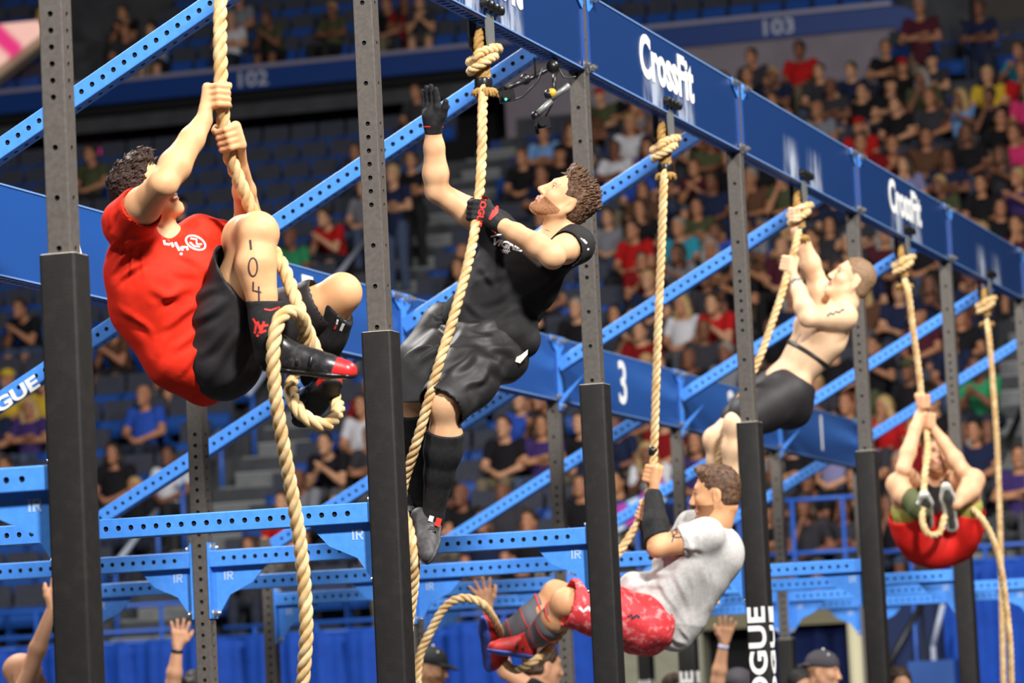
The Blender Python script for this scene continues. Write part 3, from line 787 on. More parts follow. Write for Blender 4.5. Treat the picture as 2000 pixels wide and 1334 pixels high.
# rounded end of the fascia turning down
mb = MB(); pr = []
for k in range(9):
    a_ = math.pi/2*k/8; pr.append((x_end+.55*math.sin(a_), YF-.05, FZ+.13-.55*(1-math.cos(a_))))
pr2 = [(x, y, z) for x, y, z in pr]+[(x_end+.55, YF-.05, FZ-2.2), (x_end+.25, YF-.05, FZ-2.2), (x_end+.25, YF-.05, FZ-.42), (x_end, YF-.05, FZ-.2)]
mb.prism(pr2[::-1], (0, .3, 0)); struct(link('trim_3', mb.mesh('fascia_end', M_FASC)))
sbox('wall_2', (x_w, YF+.05, 8.5), (x_end+.3, YF+.25, FZ-.2), M_WALLP)
sbox('wall_3', (x_end+.5, YF+1.6, 8.5), (3, YF+1.8, 20), M_BROWNW)
mb = MB(); mb.box((x_end+.5, YF+1.5, Z0+DZ*NR+.9), (3, YF+1.6, Z0+DZ*NR+1.15)); struct(link('trim_5', mb.mesh('wood_rail', mat('brown_wood_rail', '#6e4a2c', .6))))
sbox('wall_4', (x_w, YF-.9, 8.5), (x_w+1.5, YF+.05, FZ-1.55), mat('blue_parapet', '#15367a', .6))
for txt, px, py in (('102', 491, 163), ('103', 1516, 19)):
    me = text_mesh('section_number', txt, .34, mat('dim_white_digits', '#b6bac9', .6), .004, 1.15, .008); t = link('section_number', me)
    q = aty(px, py, YF-.06); t.matrix_world = Matrix(((1, 0, 0, q[0]), (0, 0, -1, YF-.056), (0, 1, 0, FZ-.035), (0, 0, 0, 1))); tag(t, 'pale section number on the blue fascia, ' + ('above the hands of the man in red' if txt == '102' else 'above the white lettered beam'), 'sign')
# upper deck
mb = MB()
UZ, UY = FZ-.1, YF+.3
for r in range(9): mb.box((-30, UY+.9*r, UZ-.5), (x_end+1, UY+.9*(r+1), UZ+.52*r))
struct(link('floor_upper_terraces', mb.mesh('upper_terraces', M_CONC)), 'upper deck seating terraces')
sbox('ceiling_2', (-30, YF+.1, FZ-.35), (x_end, 52, FZ-.21), M_DARK)
# lit ribbon sign in the dark concourse, lit board at top left
def sign(name, px0, py0, px1, py1, Y, m, label):
    a = aty(px0, py1, Y); b = aty(px1, py0, Y); mb = MB(); mb.box((a[0], Y, a[2]), (b[0], Y+.05, b[2])); o = link(name, mb.mesh(name, m)); tag(o, label, 'sign'); return o
sign('ribbon_sign', 148, 286, 172, 304, 51.18, mat('white_led', '#8fa6d6', .5, emit=('#8fa6d6', .7)), 'small white lit ribbon sign in the dark concourse')
sign('ribbon_sign', 172, 287, 216, 303, 51.18, mat('magenta_led', '#c0187c', .5, emit=('#d01a88', .8)), 'small magenta lit ribbon sign in the dark concourse')
def led_board():
    m = bpy.data.materials.new('led_board'); m.use_nodes = True; nt = m.node_tree; b = nt.nodes['Principled BSDF']
    tcn = nt.nodes.new('ShaderNodeTexCoord'); w = nt.nodes.new('ShaderNodeTexWave'); w.inputs['Scale'].default_value = .55; w.inputs['Distortion'].default_value = 2.0; w.bands_direction = 'DIAGONAL'
    r = nt.nodes.new('ShaderNodeValToRGB'); e = r.color_ramp.elements; e[0].color = (*lin('#e8367e'), 1); e[1].color = (*lin('#f6c3b4'), 1); e[0].position = .1; e[1].position = .45
    nt.links.new(tcn.outputs['Object'], w.inputs['Vector']); nt.links.new(w.outputs['Fac'], r.inputs['Fac'])
    nt.links.new(r.outputs['Color'], b.inputs['Emission Color']); b.inputs['Emission Strength'].default_value = .95; b.inputs['Base Color'].default_value = (.1, .03, .05, 1); return m
YS = 48.6
pts = [aty(*p, YS) for p in ((-120, 62), (-10, 48), (72, 40), (84, 58), (0, 122), (-120, 212))]
mb = MB(); mb.prism(pts[::-1], (0, .12, 0)); o = link('led_board', mb.mesh('led_board', led_board())); tag(o, 'pink and white lit advertising board at the top left', 'sign')
pts = [aty(*p, YS+.15) for p in ((-120, 212), (0, 122), (84, 58), (96, 75), (0, 150), (-120, 240))]
mb = MB(); mb.prism(pts[::-1], (0, .3, 0)); struct(link('trim_6', mb.mesh('parapet_edge', mat('pale_parapet', '#b9ab93', .7))))
# drapes and openings under the first row
def drape(x0, x1, y, z0, z1, m, name, label, seed):
    rs = np.random.default_rng(seed); n = int((x1-x0)/.035); xs = np.linspace(x0, x1, n); w = .05*np.sin(xs*16+1.2*np.sin(xs*5.1+seed))+.02*np.sin(xs*37+seed)
    vs = []; fs = []
    for x, d in zip(xs, w): vs += [(x, y+d, z0), (x, y+d*.8, z1-.15), (x, y+d*.35, z1), (x, y+d*.35+.02, z1), (x, y+d+.02, z0)]
    for i in range(n-1):
        for j in range(4): fs.append((5*i+j, 5*(i+1)+j, 5*(i+1)+j+1, 5*i+j+1))
    mb = MB(); mb.add(vs, fs); o = empty(name, (0, 0, 0)); tag(o, label, 'drape'); link('cloth', mb.mesh('cloth', m, True), o)
    mb = MB(); mb.cyl((x0-.02, y+.02, z1-.01), (x1+.02, y+.02, z1-.01), .022, 8); link('pole', mb.mesh('pole', M_RAILB, True), o)
    return o
xa = lambda px: float(aty(px, 1260, 30.)[0])
drape(-18.5, xa(395), 30.0, FLOOR, 2.54, M_DRAPE, 'pipe_and_drape', 'royal blue drape left of the second-row upright', 1)
drape(xa(398), xa(745), 30.02, FLOOR, 2.54, M_DRAPE, 'pipe_and_drape', 'royal blue drape behind the hanging near rope', 2)
drape(xa(748), xa(1165), 30.0, FLOOR, 2.54, M_DRAPE, 'pipe_and_drape', 'royal blue drape behind the red and blue shoes', 3)
drape(xa(1500), xa(1655), 30.2, FLOOR, 2.35, M_NAVY, 'pipe_and_drape', 'dark navy drape in the tunnel mouth', 4)
drape(xa(1845), xa(2150), 30.0, FLOOR, 2.9, M_DRAPE, 'pipe_and_drape', 'royal blue drape at the lower right edge', 5)
sbox('wall_5', (xa(1165), 30.1, FLOOR), (xa(1368), 30.4, 2.36), M_BEIGE)
sbox('wall_6', (xa(1700), 30.3, FLOOR), (xa(1845), 30.4, 2.7), mat('dark_blue_wall', '#12244f', .8))
sbox('wall_tunnel_shade', (xa(1368), 30.42, FLOOR), (xa(1500), 30.5, 2.5), mat('tunnel_shade', '#07070a', .95))  # flat black panel, the darkness of the tunnel opening is painted
sbox('trim_7', (xa(1368), 30.0, 2.32), (xa(1700), 30.3, 2.5), mat('beige_lintel', '#6f6a55', .9))
mb = MB(); mb.tube([(xa(1672), 30.0, FLOOR), (xa(1672), 30.0, 2.42)], .085, 14); o = link('column', mb.mesh('column', mat('cream_column', '#cfc9a8', .7), True)); tag(o, 'cream round column in front of the navy drape', 'column')
mb = MB(); a = aty(1832, 1228, 29.6); mb.box((a[0]-.28, 29.3, FLOOR), (a[0]+.2, 29.7, aty(1832, 1290, 29.6)[2])); o = link('equipment_case', mb.mesh('equipment_case', mat('blue_case', '#2a5aa8', .5))); tag(o, 'pale blue equipment case before the dark wall at right', 'case')
mb = MB(); a = aty(1815, 1225, 29.5); mb.tube([aty(1842, 1180, 29.5), aty(1822, 1262, 29.5)], .03, 8); mb.tube([aty(1822, 1262, 29.5), V(*aty(1822, 1262, 29.5)[:2], FLOOR)], .03, 8); o = link('handrail', mb.mesh('handrail', M_RAILW, True)); tag(o, 'pale bent handrail above the blue case', 'rail')
mb = MB(); p0 = aty(1800, 1180, 29.4); p1 = aty(1735, 1300, 29.4); mb.tube([p0, p1, V(p1[0]-.4, 29.4, FLOOR)], .035, 8); mb.tube([p0, V(p0[0], 29.4, FLOOR)], .02, 6); o = link('camera_crane_arm', mb.mesh('crane', M_BLACK, True)); tag(o, 'slanting black boom pole in the tunnel mouth', 'pole')
# rails before the first row
def railing(px0, px1, zs, y, label, m=M_RAILB, posts=4, zb=None):
    x0, x1 = xa(px0), xa(px1); o = empty('railing', ((x0+x1)/2, y, Z0)); tag(o, label, 'railing'); c = V((x0+x1)/2, y, Z0)
    for z in zs:
        mb = MB(); mb.tube([V(x0, y, z)-c, V(x1, y, z)-c], .026, 8); link('rail', mb.mesh('rail', m, True), o)
    for i in range(posts):
        x = x0+(x1-x0)*(i+.5)/posts; mb = MB(); mb.tube([V(x, y, FLOOR if zb is None else zb)-c, V(x, y, max(zs))-c], .024, 8); link('post', mb.mesh('post', m, True), o)
railing(-250, 360, (2.66, 2.95), 30.3, 'blue pipe railing above the drape at far left', posts=5)
railing(420, 1160, (2.64,), 30.3, 'pale blue pipe railing above the middle drape', posts=6)
railing(1500, 1700, (3.09, 3.66), 30.3, 'two-bar blue railing with spectators leaning behind it', posts=2)
railing(1705, 2150, (3.05,), 30.3, 'blue railing behind the man with drawn-up knees', posts=3)
railing(1175, 1480, (3.75,), 30.64, 'blue railing on the first row behind the pink and blue banner', posts=3, zb=2.4)
# handrails in the aisles
def handrail(x, r0, r1, label):
    y0, z0, y1, z1 = Y0+DY*r0, Z0+DZ*r0, Y0+DY*r1, Z0+DZ*r1; o = empty('handrail', (x, y0, z0)); tag(o, label, 'handrail')
    mb = MB(); mb.tube([(0, -.15, .82), (0, y1-y0, z1-z0+.9)], .035, 8); link('rail', mb.mesh('rail', M_RAILW, True), o)
    for t in (0, 1):
        mb = MB(); mb.tube([(0, (y1-y0)*t, (z1-z0)*t), (0, (y1-y0)*t, (z1-z0)*t+.9)], .03, 8); link('post', mb.mesh('post', M_RAILB, True), o)
for i, (r0, r1) in enumerate(((.4, 2.0), (3.0, 4.6), (6.0, 7.6), (9.6, 12.2), (14.2, 16.0))):
    handrail(-12.9 if i < 3 else -12.95, r0, r1, f'sloping pale handrail on blue posts in the left aisle, {ORD[i]} from the bottom')
mb = MB(); mb.tube([aty(2010, 770, 34), aty(1945, 915, 33)], .04, 8); o = link('handrail', mb.mesh('handrail', M_BLACK, True)); tag(o, 'black sloping handrail beside the right aisle', 'handrail')

# ------------------------------------------------------------------ arena seats
def seat_meshes():
    b = MB(); w = .205
    pr = [(0.02, .46), (0.0, .5), (.03, .88), (.06, .9), (.09, .88), (.07, .5), (.06, .46)]
    b.prism([(-w, y, z) for y, z in pr], (2*w, 0, 0)); back = b.mesh('backrest', M_SEATG)
    p = MB(); pr = [(-.12, .40), (-.16, .47), (-.12, .60), (-.08, .63), (-.04, .60), (-.02, .5), (-.03, .40)]
    p.prism([(-w+.012, y, z) for y, z in pr], (2*w-.024, 0, 0)); pan = p.mesh('seat_pan', M_SEATB)
    f = MB(); f.box((-.222, -.2, .0), (-.206, .04, .6)); f.box((-.226, -.24, .6), (-.202, .05, .63)); fr = f.mesh('armrest', M_SEATB)
    return back, pan, fr
SB, SP, SF = seat_meshes()
def visible(p, m=60):
    u = pix(p); return -m < u[0] < 2000+m and -m < u[1] < 1334+m
# ------------------------------------------------------------------ spectators (built once per pose, then copied)
def pdist(q, P):
    if q[0] == 'c':
        _, a, b, ra, rb, k, nn, fl, sub = q; ab = b-a; t = np.clip(((P-a)@ab)/max(ab@ab, 1e-12), 0, 1)
        return np.linalg.norm(P-a-t[:, None]*ab, axis=1)-(ra+t*(rb-ra))
    _, c, rr, R, k, sub = q; return (np.linalg.norm(((P-c)@R.T)/rr, axis=1)-1)*rr.min()
def template(name, hips, knees, ankles, shs, els, wrs, headc, hf, hu, h=.014, short=False, hands=None, female=False, sleeve=.5):
    G = {'skin': Solid(), 'shirt': Solid(), 'pants': Solid(), 'shoe': Solid()}
    A = {k: [V(*p) for p in v] for k, v in dict(hips=hips, knees=knees, ankles=ankles, shs=shs, els=els, wrs=wrs).items()}
    c = V(*headc); g = .92 if female else 1.0
    p, R = head(G['skin'], c, V(*hf), V(*hu), 1.04)
    pel = (A['hips'][0]+A['hips'][1])/2; che = (A['shs'][0]+A['shs'][1])/2
    G['skin'].cone(p(-.03, -.06), che+V(0, 0, .03), .056*g, .062*g, .03)
    torso(G['shirt'], pel, che+V(0, 0, -.02), A['shs'][0], A['shs'][1], V(0, -1, .0), .012-(.012 if female else 0), .05)
    for s in (0, 1):
        sh, el, wr = A['shs'][s], A['els'][s], A['wrs'][s]
        G['shirt'].cone(sh, sh+(el-sh)*sleeve, .07*g, .062*g, .03)
        G['skin'].chain([sh+(el-sh)*sleeve*.8, el], [.05*g, .042*g], .02); G['skin'].chain([el, el+(wr-el)*.3, wr], [.042*g, .044*g, .028*g], .02)
        d = nrm(wr-el); hd = hands[s] if hands else None
        if hd is None:
            G['skin'].cone(wr, wr+d*.06, .033*g, .036*g, .015); G['skin'].cone(wr+d*.06, wr+d*.12, .032*g, .022*g, .015)
        else: open_hand(G['skin'], wr, V(*hd[0]), V(*hd[1]), V(*hd[2]), 1.05, .3, .06)
        hp, kn, an = A['hips'][s], A['knees'][s], A['ankles'][s]
        G['pants'].chain([hp, hp+(kn-hp)*.5, kn], [.1*g, .088*g, .068*g], .03)
        T_ = G['skin'] if short else G['pants']
        T_.chain([kn, kn+(an-kn)*.35, an], [.06, .062, .042] if short else [.068, .068, .055], .03)
        f_ = V(0, -1, 0); G['shoe'].cone(an+V(0, .04, -.05), an+V(0, -.15, -.06), .045, .04, .02)
    U = Solid(); names = ['skin', 'shirt', 'pants', 'shoe']
    for k in names: U.p += G[k].p
    me = U.mesh(h, name); n = len(me.polygons); C_ = np.empty(n*3); me.polygons.foreach_get('center', C_); C_ = C_.reshape(-1, 3)
    Dm = np.stack([np.min([pdist(q, C_) for q in G[k].p if not q[-1] is True and q[0] != 'h'], axis=0) for k in names], 1)
    mi = Dm.argmin(1).astype(np.int32)
    # eyes and brows as darker faces, mouth
    L_ = C_-c; a = L_@R[0]; s = L_@R[1]; b = L_@R[2]
    me.polygons.foreach_set('material_index', mi)
    for k in names: me.materials.append(None)
    # eye beads joined to the same skin
    mb = MB(); 
    for sg in (-1, 1): mb.sphere(p(.083, .012, .031*sg), .0125, 8, 4)
    mb.sphere(p(.088, -.064), .02, 8, 4, (.5, 1, .25)) if False else None
    e = mb.mesh('e', [None]*4+[M_EYED], True); me.materials.append(M_EYED); add_mesh(me, e)
    # hair pieces in the same space
    def hairS(kind):
        S_ = Solid()
        if kind == 'cap':
            S_.ell(p(-.012, .05), 1.04*V(.108, .09, .085), R, .02); S_.half(p(-.02, .035), -R[2], .3, .01); S_.ell(p(.105, .04), 1.04*V(.07, .07, .012), R, .015)
        elif kind == 'long':
            S_.ell(p(-.02, .04), 1.04*V(.112, .09, .1), R, .02); S_.half(p(.05, .02), nrm(R[0]-.3*R[2]), .2, .012)
            for sg in (-1, 1): S_.chain([p(-.01, .02, .075*sg), p(-.02, -.1, .085*sg), p(-.02, -.24, .085*sg)], [.035, .04, .025], .04)
            S_.chain([p(-.07, .0), p(-.09, -.22)], [.07, .05], .04)
        else:
            S_.ell(p(-.02, .04), 1.04*V(.108, .086, .096), R, .02); S_.ell(p(-.045, -.03), 1.04*V(.066, .07, .07), R, .03)
            S_.half(p(.05, .02), nrm(R[0]-.28*R[2]), .2, .012); S_.half(p(.02, -.01), nrm(R[0]-.55*R[2]), .2, .012); S_.half(p(-.06, -.05), -R[2], .25, .02)
        return S_.mesh(.012, 'hair')
    return me, {k: hairS(k) for k in ('short', 'long', 'cap')}
hp = [(-.1, 0, .54), (.1, 0, .54)]; kn = [(-.14, -.43, .55), (.14, -.43, .55)]; an = [(-.14, -.45, .1), (.14, -.45, .1)]
sh = [(-.185, .05, 1.03), (.185, .05, 1.03)]; hd = (0, .0, 1.24)
TP = {}
TP['lap'] = template('body', hp, kn, an, sh, [(-.26, -.02, .78), (.26, -.02, .78)], [(-.07, -.24, .70), (.07, -.22, .68)], hd, (0, -1, .02), (0, 0, 1))
TP['lean'] = template('body', hp, kn, an, [(-.18, -.22, .96), (.18, -.22, .96)], [(-.2, -.36, .68), (.2, -.36, .68)], [(-.04, -.5, .82), (.04, -.5, .84)], (0, -.33, 1.14), (.05, -1, .0), (0, 0, 1), short=True)
TP['cross'] = template('body', hp, kn, an, sh, [(-.27, -.06, .8), (.27, -.06, .8)], [(.06, -.17, .84), (-.06, -.15, .80)], (0.0, .02, 1.24), (.25, -1, .0), (0, 0, 1))
TP['clap'] = template('body', hp, kn, an, sh, [(-.27, -.1, .82), (.27, -.1, .82)], [(-.04, -.32, .96), (.04, -.32, .97)], hd, (-.25, -1, .03), (0, 0, 1), female=True)
TP['chin'] = template('body', hp, kn, an, [(-.18, -.08, 1.0), (.18, -.1, 1.0)], [(-.16, -.32, .7), (.26, -.12, .74)], [(-.03, -.24, 1.0), (.05, -.3, .68)], (0, -.12, 1.2), (-.35, -1, -.05), (0, 0, 1), female=True, short=True)
TP['lounge'] = template('body', [(-.1, -.1, .5), (.1, -.1, .5)], [(-.18, -.5, .6), (.2, -.48, .62)], [(-.16, -.55, .14), (.2, -.52, .16)], [(-.19, .08, .98), (.19, .08, .98)], [(-.3, .02, .74), (.3, .0, .74)], [(-.16, -.24, .62), (.18, -.26, .64)], (0, .08, 1.19), (.2, -1, .05), (0, .1, 1), short=True)
sth = [(-.1, 0, .92), (.1, 0, .92)]; stk = [(-.11, -.01, .5), (.11, -.01, .5)]; sta = [(-.12, .02, .09), (.12, .02, .09)]; sts = [(-.19, 0, 1.44), (.19, 0, 1.44)]
TP['stand'] = template('body', sth, stk, sta, sts, [(-.28, -.06, 1.18), (.28, -.06, 1.18)], [(.07, -.2, 1.22), (-.07, -.17, 1.18)], (0, -.02, 1.67), (.1, -1, 0), (0, 0, 1))
TP['raise'] = template('body', sth, stk, sta, sts, [(-.3, -.04, 1.64), (.25, .0, 1.16)], [(-.27, -.1, 1.9), (.24, -.16, .96)], (0, -.02, 1.67), (.75, -.6, 0), (0, 0, 1), h=.01, hands=[((0, -.1, 1), (0, -1, 0), (1, 0, .2)), ((0, -.3, -1), (-1, 0, 0), (0, -1, 0))])
TP['side'] = template('body', sth, stk, sta, sts, [(-.25, .0, 1.16), (.25, .0, 1.16)], [(-.24, -.16, .96), (.24, -.16, .96)], (0, -.02, 1.67), (1, -.25, 0), (0, 0, 1), h=.01)
SKN = [mat(f'spectator_skin_{i}', c, .6) for i, c in enumerate(('#b9825f', '#a87355', '#c99573', '#7d503a', '#b47c5c'))]
SHC = {'black': '#17161a', 'navy': '#1b2440', 'charcoal': '#35343a', 'grey': '#7b7c84', 'white': '#cfcfd6', 'red': '#b3181a', 'royal blue': '#2a4fae', 'light blue': '#6f9ad0', 'purple': '#3b2b63', 'pink': '#c9316a', 'green': '#2f8a5c', 'yellow': '#c9a832', 'teal': '#2b8fa6', 'maroon': '#4a1c2a', 'olive': '#474c33', 'lavender': '#7f7fa8', 'dark red': '#7c1014', 'brown': '#5a3d2c'}
SHM = {k: mat('cloth_'+k.replace(' ', '_'), v, .85, 0, .2, (12, v, .4, .6), (60, .3, .006)) for k, v in SHC.items()}
PNT = [mat('trousers_navy', '#1e2536', .85), mat('trousers_black', '#161518', .85), mat('trousers_khaki', '#6e6350', .85), mat('trousers_denim', '#3c4a66', .85), mat('trousers_grey', '#4a4a50', .85)]
HRM = {'black': mat('hair_black', '#171210', .6), 'brown': mat('hair_brown', '#3b2718', .6), 'blond': mat('hair_blond', '#b59763', .6), 'grey': mat('hair_grey', '#8a8580', .6), 'red': mat('hair_red', '#6b3a22', .6)}
M_SHOE = mat('spectator_shoe', '#2a2a2e', .7)
SPECT = []
def spect(P, pose, shirt, hairc, hk='short', rot=0.0, sc=1.0, label=None, group='spectators', skin=None, rnd=random, capm=None, pants=None):
    me, hs = TP[pose]; o = empty('person', tuple(P), (0, 0, rot)); o.scale = (sc, sc, sc); tag(o, label, 'person', group)
    b = link('body', me, o); ms = [skin or rnd.choice(SKN), SHM[shirt], pants or rnd.choice(PNT), M_SHOE]
    for i, m in enumerate(ms): b.material_slots[i].link = 'OBJECT'; b.material_slots[i].material = m
    if hk != 'bald':
        hh = link('cap' if hk == 'cap' else 'hair', hs[hk], o); 
        if not len(hs[hk].materials): hs[hk].materials.append(None)
        hh.material_slots[0].link = 'OBJECT'; hh.material_slots[0].material = (capm or SHM.get(hairc) or HRM['black']) if hk == 'cap' else HRM[hairc]
    SPECT.append((P, o)); return o
HZ = {'lap': 1.24, 'lean': 1.14, 'cross': 1.24, 'clap': 1.24, 'chin': 1.2, 'lounge': 1.19, 'stand': 1.67}
def rowof(px, py, hz):
    best = None
    for r in range(NR+1):
        p = aty(px, py, Y0+DY*r); z = Z0+DZ*r+hz
        if best is None or abs(p[2]-z) < best[0]: best = (abs(p[2]-z), r, float(p[0]))
    return best[1], best[2]
TENS = ORD+['thirteenth', 'fourteenth', 'fifteenth', 'sixteenth', 'seventeenth', 'eighteenth', 'nineteenth', 'twentieth']
def NTH(i): return TENS[i] if i < 20 else 'twenty-'+TENS[i-20] if i < 29 else 'thirtieth'
def where(r, x):
    """row and seat counted from a landmark a viewer can find"""
    a, b = AIS[0]; c, d = AIS[1]
    if x < a: n, t = int((a-x)/.45)+1, 'left of the left aisle'
    elif x < (b+c)/2: n, t = int((x-b)/.45)+1, 'right of the left aisle'
    elif x < c: n, t = int((c-x)/.45)+1, 'left of the right aisle'
    else: n, t = int((x-d)/.45)+1, 'by the right aisle'
    return f'{NTH(r)} row, {NTH(max(n, 1)-1)} seat {t}'
CROWD = [  # head pixel, pose, shirt, hair colour, hair kind, note
 (275, 800, 'lap', 'royal blue', 'grey', 'bald', 'bald man'), (215, 888, 'lap', 'black', 'black', 'long', 'long-haired woman'), (322, 880, 'lap', 'white', 'black', 'short', 'dark-haired child'), (256, 952, 'lap', 'black', 'blond', 'short', 'blond child'),
 (48, 778, 'cross', 'purple', 'blond', 'long', 'blond woman'), (8, 742, 'lap', 'yellow', 'yellow', 'cap', 'spectator in yellow cap'), (78, 742, 'lap', 'yellow', 'brown', 'short', 'spectator'), (2, 880, 'lap', 'maroon', 'brown', 'short', 'spectator'), (172, 322, 'lap', 'olive', 'brown', 'short', 'spectator'), (62, 590, 'lean', 'black', 'brown', 'short', 'spectator'), (235, 640, 'lean', 'brown', 'black', 'short', 'spectator'), (335, 690, 'lounge', 'charcoal', 'brown', 'short', 'spectator'),
 (655, 415, 'lean', 'red', 'brown', 'short', 'hunched spectator'), (562, 488, 'lap', 'green', 'grey', 'bald', 'bald spectator'), (688, 305, 'cross', 'charcoal', 'brown', 'short', 'spectator'), (705, 362, 'lap', 'grey', 'black', 'short', 'spectator'), (770, 332, 'stand', 'navy', 'blond', 'short', 'standing spectator'), (806, 318, 'stand', 'black', 'brown', 'short', 'standing spectator'),
 (700, 772, 'lap', 'white', 'brown', 'short', 'spectator'), (648, 858, 'lean', 'black', 'black', 'short', 'hunched man with yellow badge'), (602, 945, 'lean', 'grey', 'grey', 'bald', 'bald man'), (546, 988, 'lap', 'red', 'brown', 'short', 'spectator'), (892, 520, 'lap', 'black', 'brown', 'short', 'spectator'), (700, 880, 'cross', 'charcoal', 'brown', 'short', 'spectator'),
 (1056, 274, 'cross', 'light blue', 'brown', 'short', 'man'), (1016, 322, 'lap', 'black', 'red', 'short', 'man'), (1195, 272, 'cross', 'white', 'brown', 'short', 'spectator'), (1182, 300, 'lap', 'royal blue', 'brown', 'short', 'spectator'), (1252, 372, 'lap', 'brown', 'brown', 'long', 'woman'), (1385, 350, 'lap', 'navy', 'brown', 'short', 'spectator'), (1300, 320, 'cross', 'charcoal', 'blond', 'short', 'spectator'),
 (1356, 408, 'cross', 'olive', 'brown', 'short', 'spectator'), (1322, 465, 'lap', 'teal', 'grey', 'short', 'grey-haired spectator'), (1402, 462, 'chin', 'royal blue', 'brown', 'short', 'spectator'), (1232, 455, 'lap', 'red', 'black', 'short', 'small spectator'), (1182, 470, 'lean', 'grey', 'brown', 'short', 'spectator'), (1375, 562, 'lap', 'charcoal', 'brown', 'short', 'spectator'), (1424, 545, 'clap', 'black', 'blond', 'short', 'spectator'), (1262, 560, 'lap', 'navy', 'blond', 'short', 'spectator'),
 (1328, 612, 'lap', 'white', 'blond', 'long', 'woman in long sleeves'), (1410, 602, 'lean', 'red', 'brown', 'short', 'man'), (1245, 640, 'lap', 'dark red', 'brown', 'short', 'spectator'), (1342, 715, 'lap', 'black', 'grey', 'bald', 'bald spectator'),
 (978, 818, 'lap', 'black', 'brown', 'short', 'man'), (1052, 828, 'cross', 'purple', 'brown', 'long', 'woman'), (1010, 770, 'lap', 'royal blue', 'black', 'short', 'spectator'), (938, 838, 'lap', 'black', 'brown', 'short', 'spectator'), (895, 980, 'lap', 'black', 'grey', 'bald', 'bald man'), (960, 965, 'lap', 'charcoal', 'grey', 'bald', 'bald man'), (1130, 968, 'lap', 'black', 'brown', 'short', 'man'), (1128, 812, 'chin', 'navy', 'brown', 'short', 'spectator'),
 (1278, 872, 'lean', 'white', 'blond', 'long', 'blond woman'), (1355, 862, 'lap', 'purple', 'brown', 'long', 'woman'), (1225, 838, 'lap', 'dark red', 'brown', 'short', 'spectator'), (1030, 1052, 'lap', 'black', 'brown', 'short', 'spectator with sunglasses'), (1200, 960, 'lap', 'charcoal', 'black', 'short', 'spectator'), (1320, 940, 'lap', 'navy', 'brown', 'short', 'spectator'),
 (1730, 782, 'chin', 'red', 'blond', 'long', 'blond woman, hand at face'), (1772, 745, 'lap', 'black', 'olive', 'cap', 'spectator in olive cap'), (1816, 748, 'lap', 'black', 'brown', 'short', 'spectator'), (1925, 740, 'lean', 'green', 'brown', 'short', 'spectator'), (1984, 862, 'cross', 'purple', 'brown', 'short', 'man'), (1900, 848, 'lap', 'navy', 'black', 'short', 'spectator'), (1625, 868, 'lap', 'lavender', 'brown', 'short', 'spectator'), (1560, 900, 'lean', 'charcoal', 'brown', 'short', 'spectator'), (1596, 962, 'lean', 'black', 'brown', 'short', 'spectator'), (1650, 962, 'lean', 'black', 'brown', 'short', 'spectator'), (1580, 800, 'lap', 'white', 'brown', 'short', 'spectator'), (1650, 790, 'lap', 'green', 'red', 'short', 'spectator'),
 (1463, 96, 'lap', 'charcoal', 'black', 'short', 'man'), (1557, 86, 'lap', 'red', 'black', 'short', 'man'), (1522, 140, 'lean', 'navy', 'blond', 'short', 'spectator'), (1596, 130, 'lap', 'charcoal', 'brown', 'short', 'spectator'), (1658, 122, 'lap', 'navy', 'black', 'short', 'man'), (1727, 100, 'cross', 'black', 'brown', 'short', 'man'), (1798, 26, 'stand', 'maroon', 'grey', 'short', 'standing man, arms crossed'), (1914, 16, 'stand', 'navy', 'brown', 'short', 'standing man, arms crossed'),
 (1986, 82, 'clap', 'teal', 'brown', 'short', 'spectator'), (1925, 140, 'lap', 'yellow', 'blond', 'short', 'spectator'), (1932, 168, 'chin', 'black', 'black', 'short', 'spectator'), (1994, 150, 'lap', 'red', 'brown', 'short', 'spectator'), (1745, 194, 'lap', 'black', 'brown', 'short', 'man'), (1692, 214, 'lap', 'charcoal', 'red', 'short', 'spectator'), (1675, 262, 'lap', 'red', 'red', 'cap', 'spectator in red cap'), (1832, 204, 'clap', 'light blue', 'blond', 'long', 'long-haired woman, hands together'), (1908, 196, 'lap', 'pink', 'black', 'long', 'woman'), (1976, 244, 'lap', 'pink', 'brown', 'short', 'woman'),
 (1846, 302, 'cross', 'navy', 'black', 'short', 'man'), (1768, 306, 'chin', 'lavender', 'brown', 'long', 'woman'), (1912, 348, 'lap', 'black', 'brown', 'short', 'man'), (1952, 308, 'clap', 'charcoal', 'brown', 'long', 'woman'), (1986, 364, 'clap', 'purple', 'blond', 'short', 'woman'), (1856, 378, 'lap', 'red', 'red', 'short', 'spectator'), (1914, 424, 'lap', 'charcoal', 'blond', 'short', 'spectator'), (1972, 438, 'chin', 'maroon', 'brown', 'short', 'spectator'), (1884, 252, 'lap', 'black', 'brown', 'long', 'woman'), (1985, 90, 'lap', 'navy', 'brown', 'short', 'spectator'),
]
occ = {}
def taken(r, x, d=.4): return any(abs(x-q) < d for q in occ.get(r, []))
USED = set()
def uniq(l):
    base = l; k = 0
    while l in USED: k += 1; l = base+[' too', ' again', ' nearby'][k % 3]
    USED.add(l); return l
rnd = random.Random(5)
def cap16(s): return ' '.join(s.split()[:16])
for (px, py, pose, shirt, hc_, hk, note) in CROWD:
    r, x = rowof(px, py, HZ[pose]); 
    while taken(r, x, .42): x += .1
    occ.setdefault(r, []).append(x); y = Y0+DY*r+(.1 if pose != 'stand' else -.05)
    clo = {'stand': '', 'cross': 'arms crossed, '}.get(pose, '')
    spect(V(x, y, Z0+DZ*r), pose, shirt, hc_, hk, rnd.uniform(-.15, .15)-.15, rnd.uniform(.96, 1.05), uniq(cap16(f'{note} in {shirt} top, {where(r, x)}')), 'spectators in the lower stand', rnd=rnd)
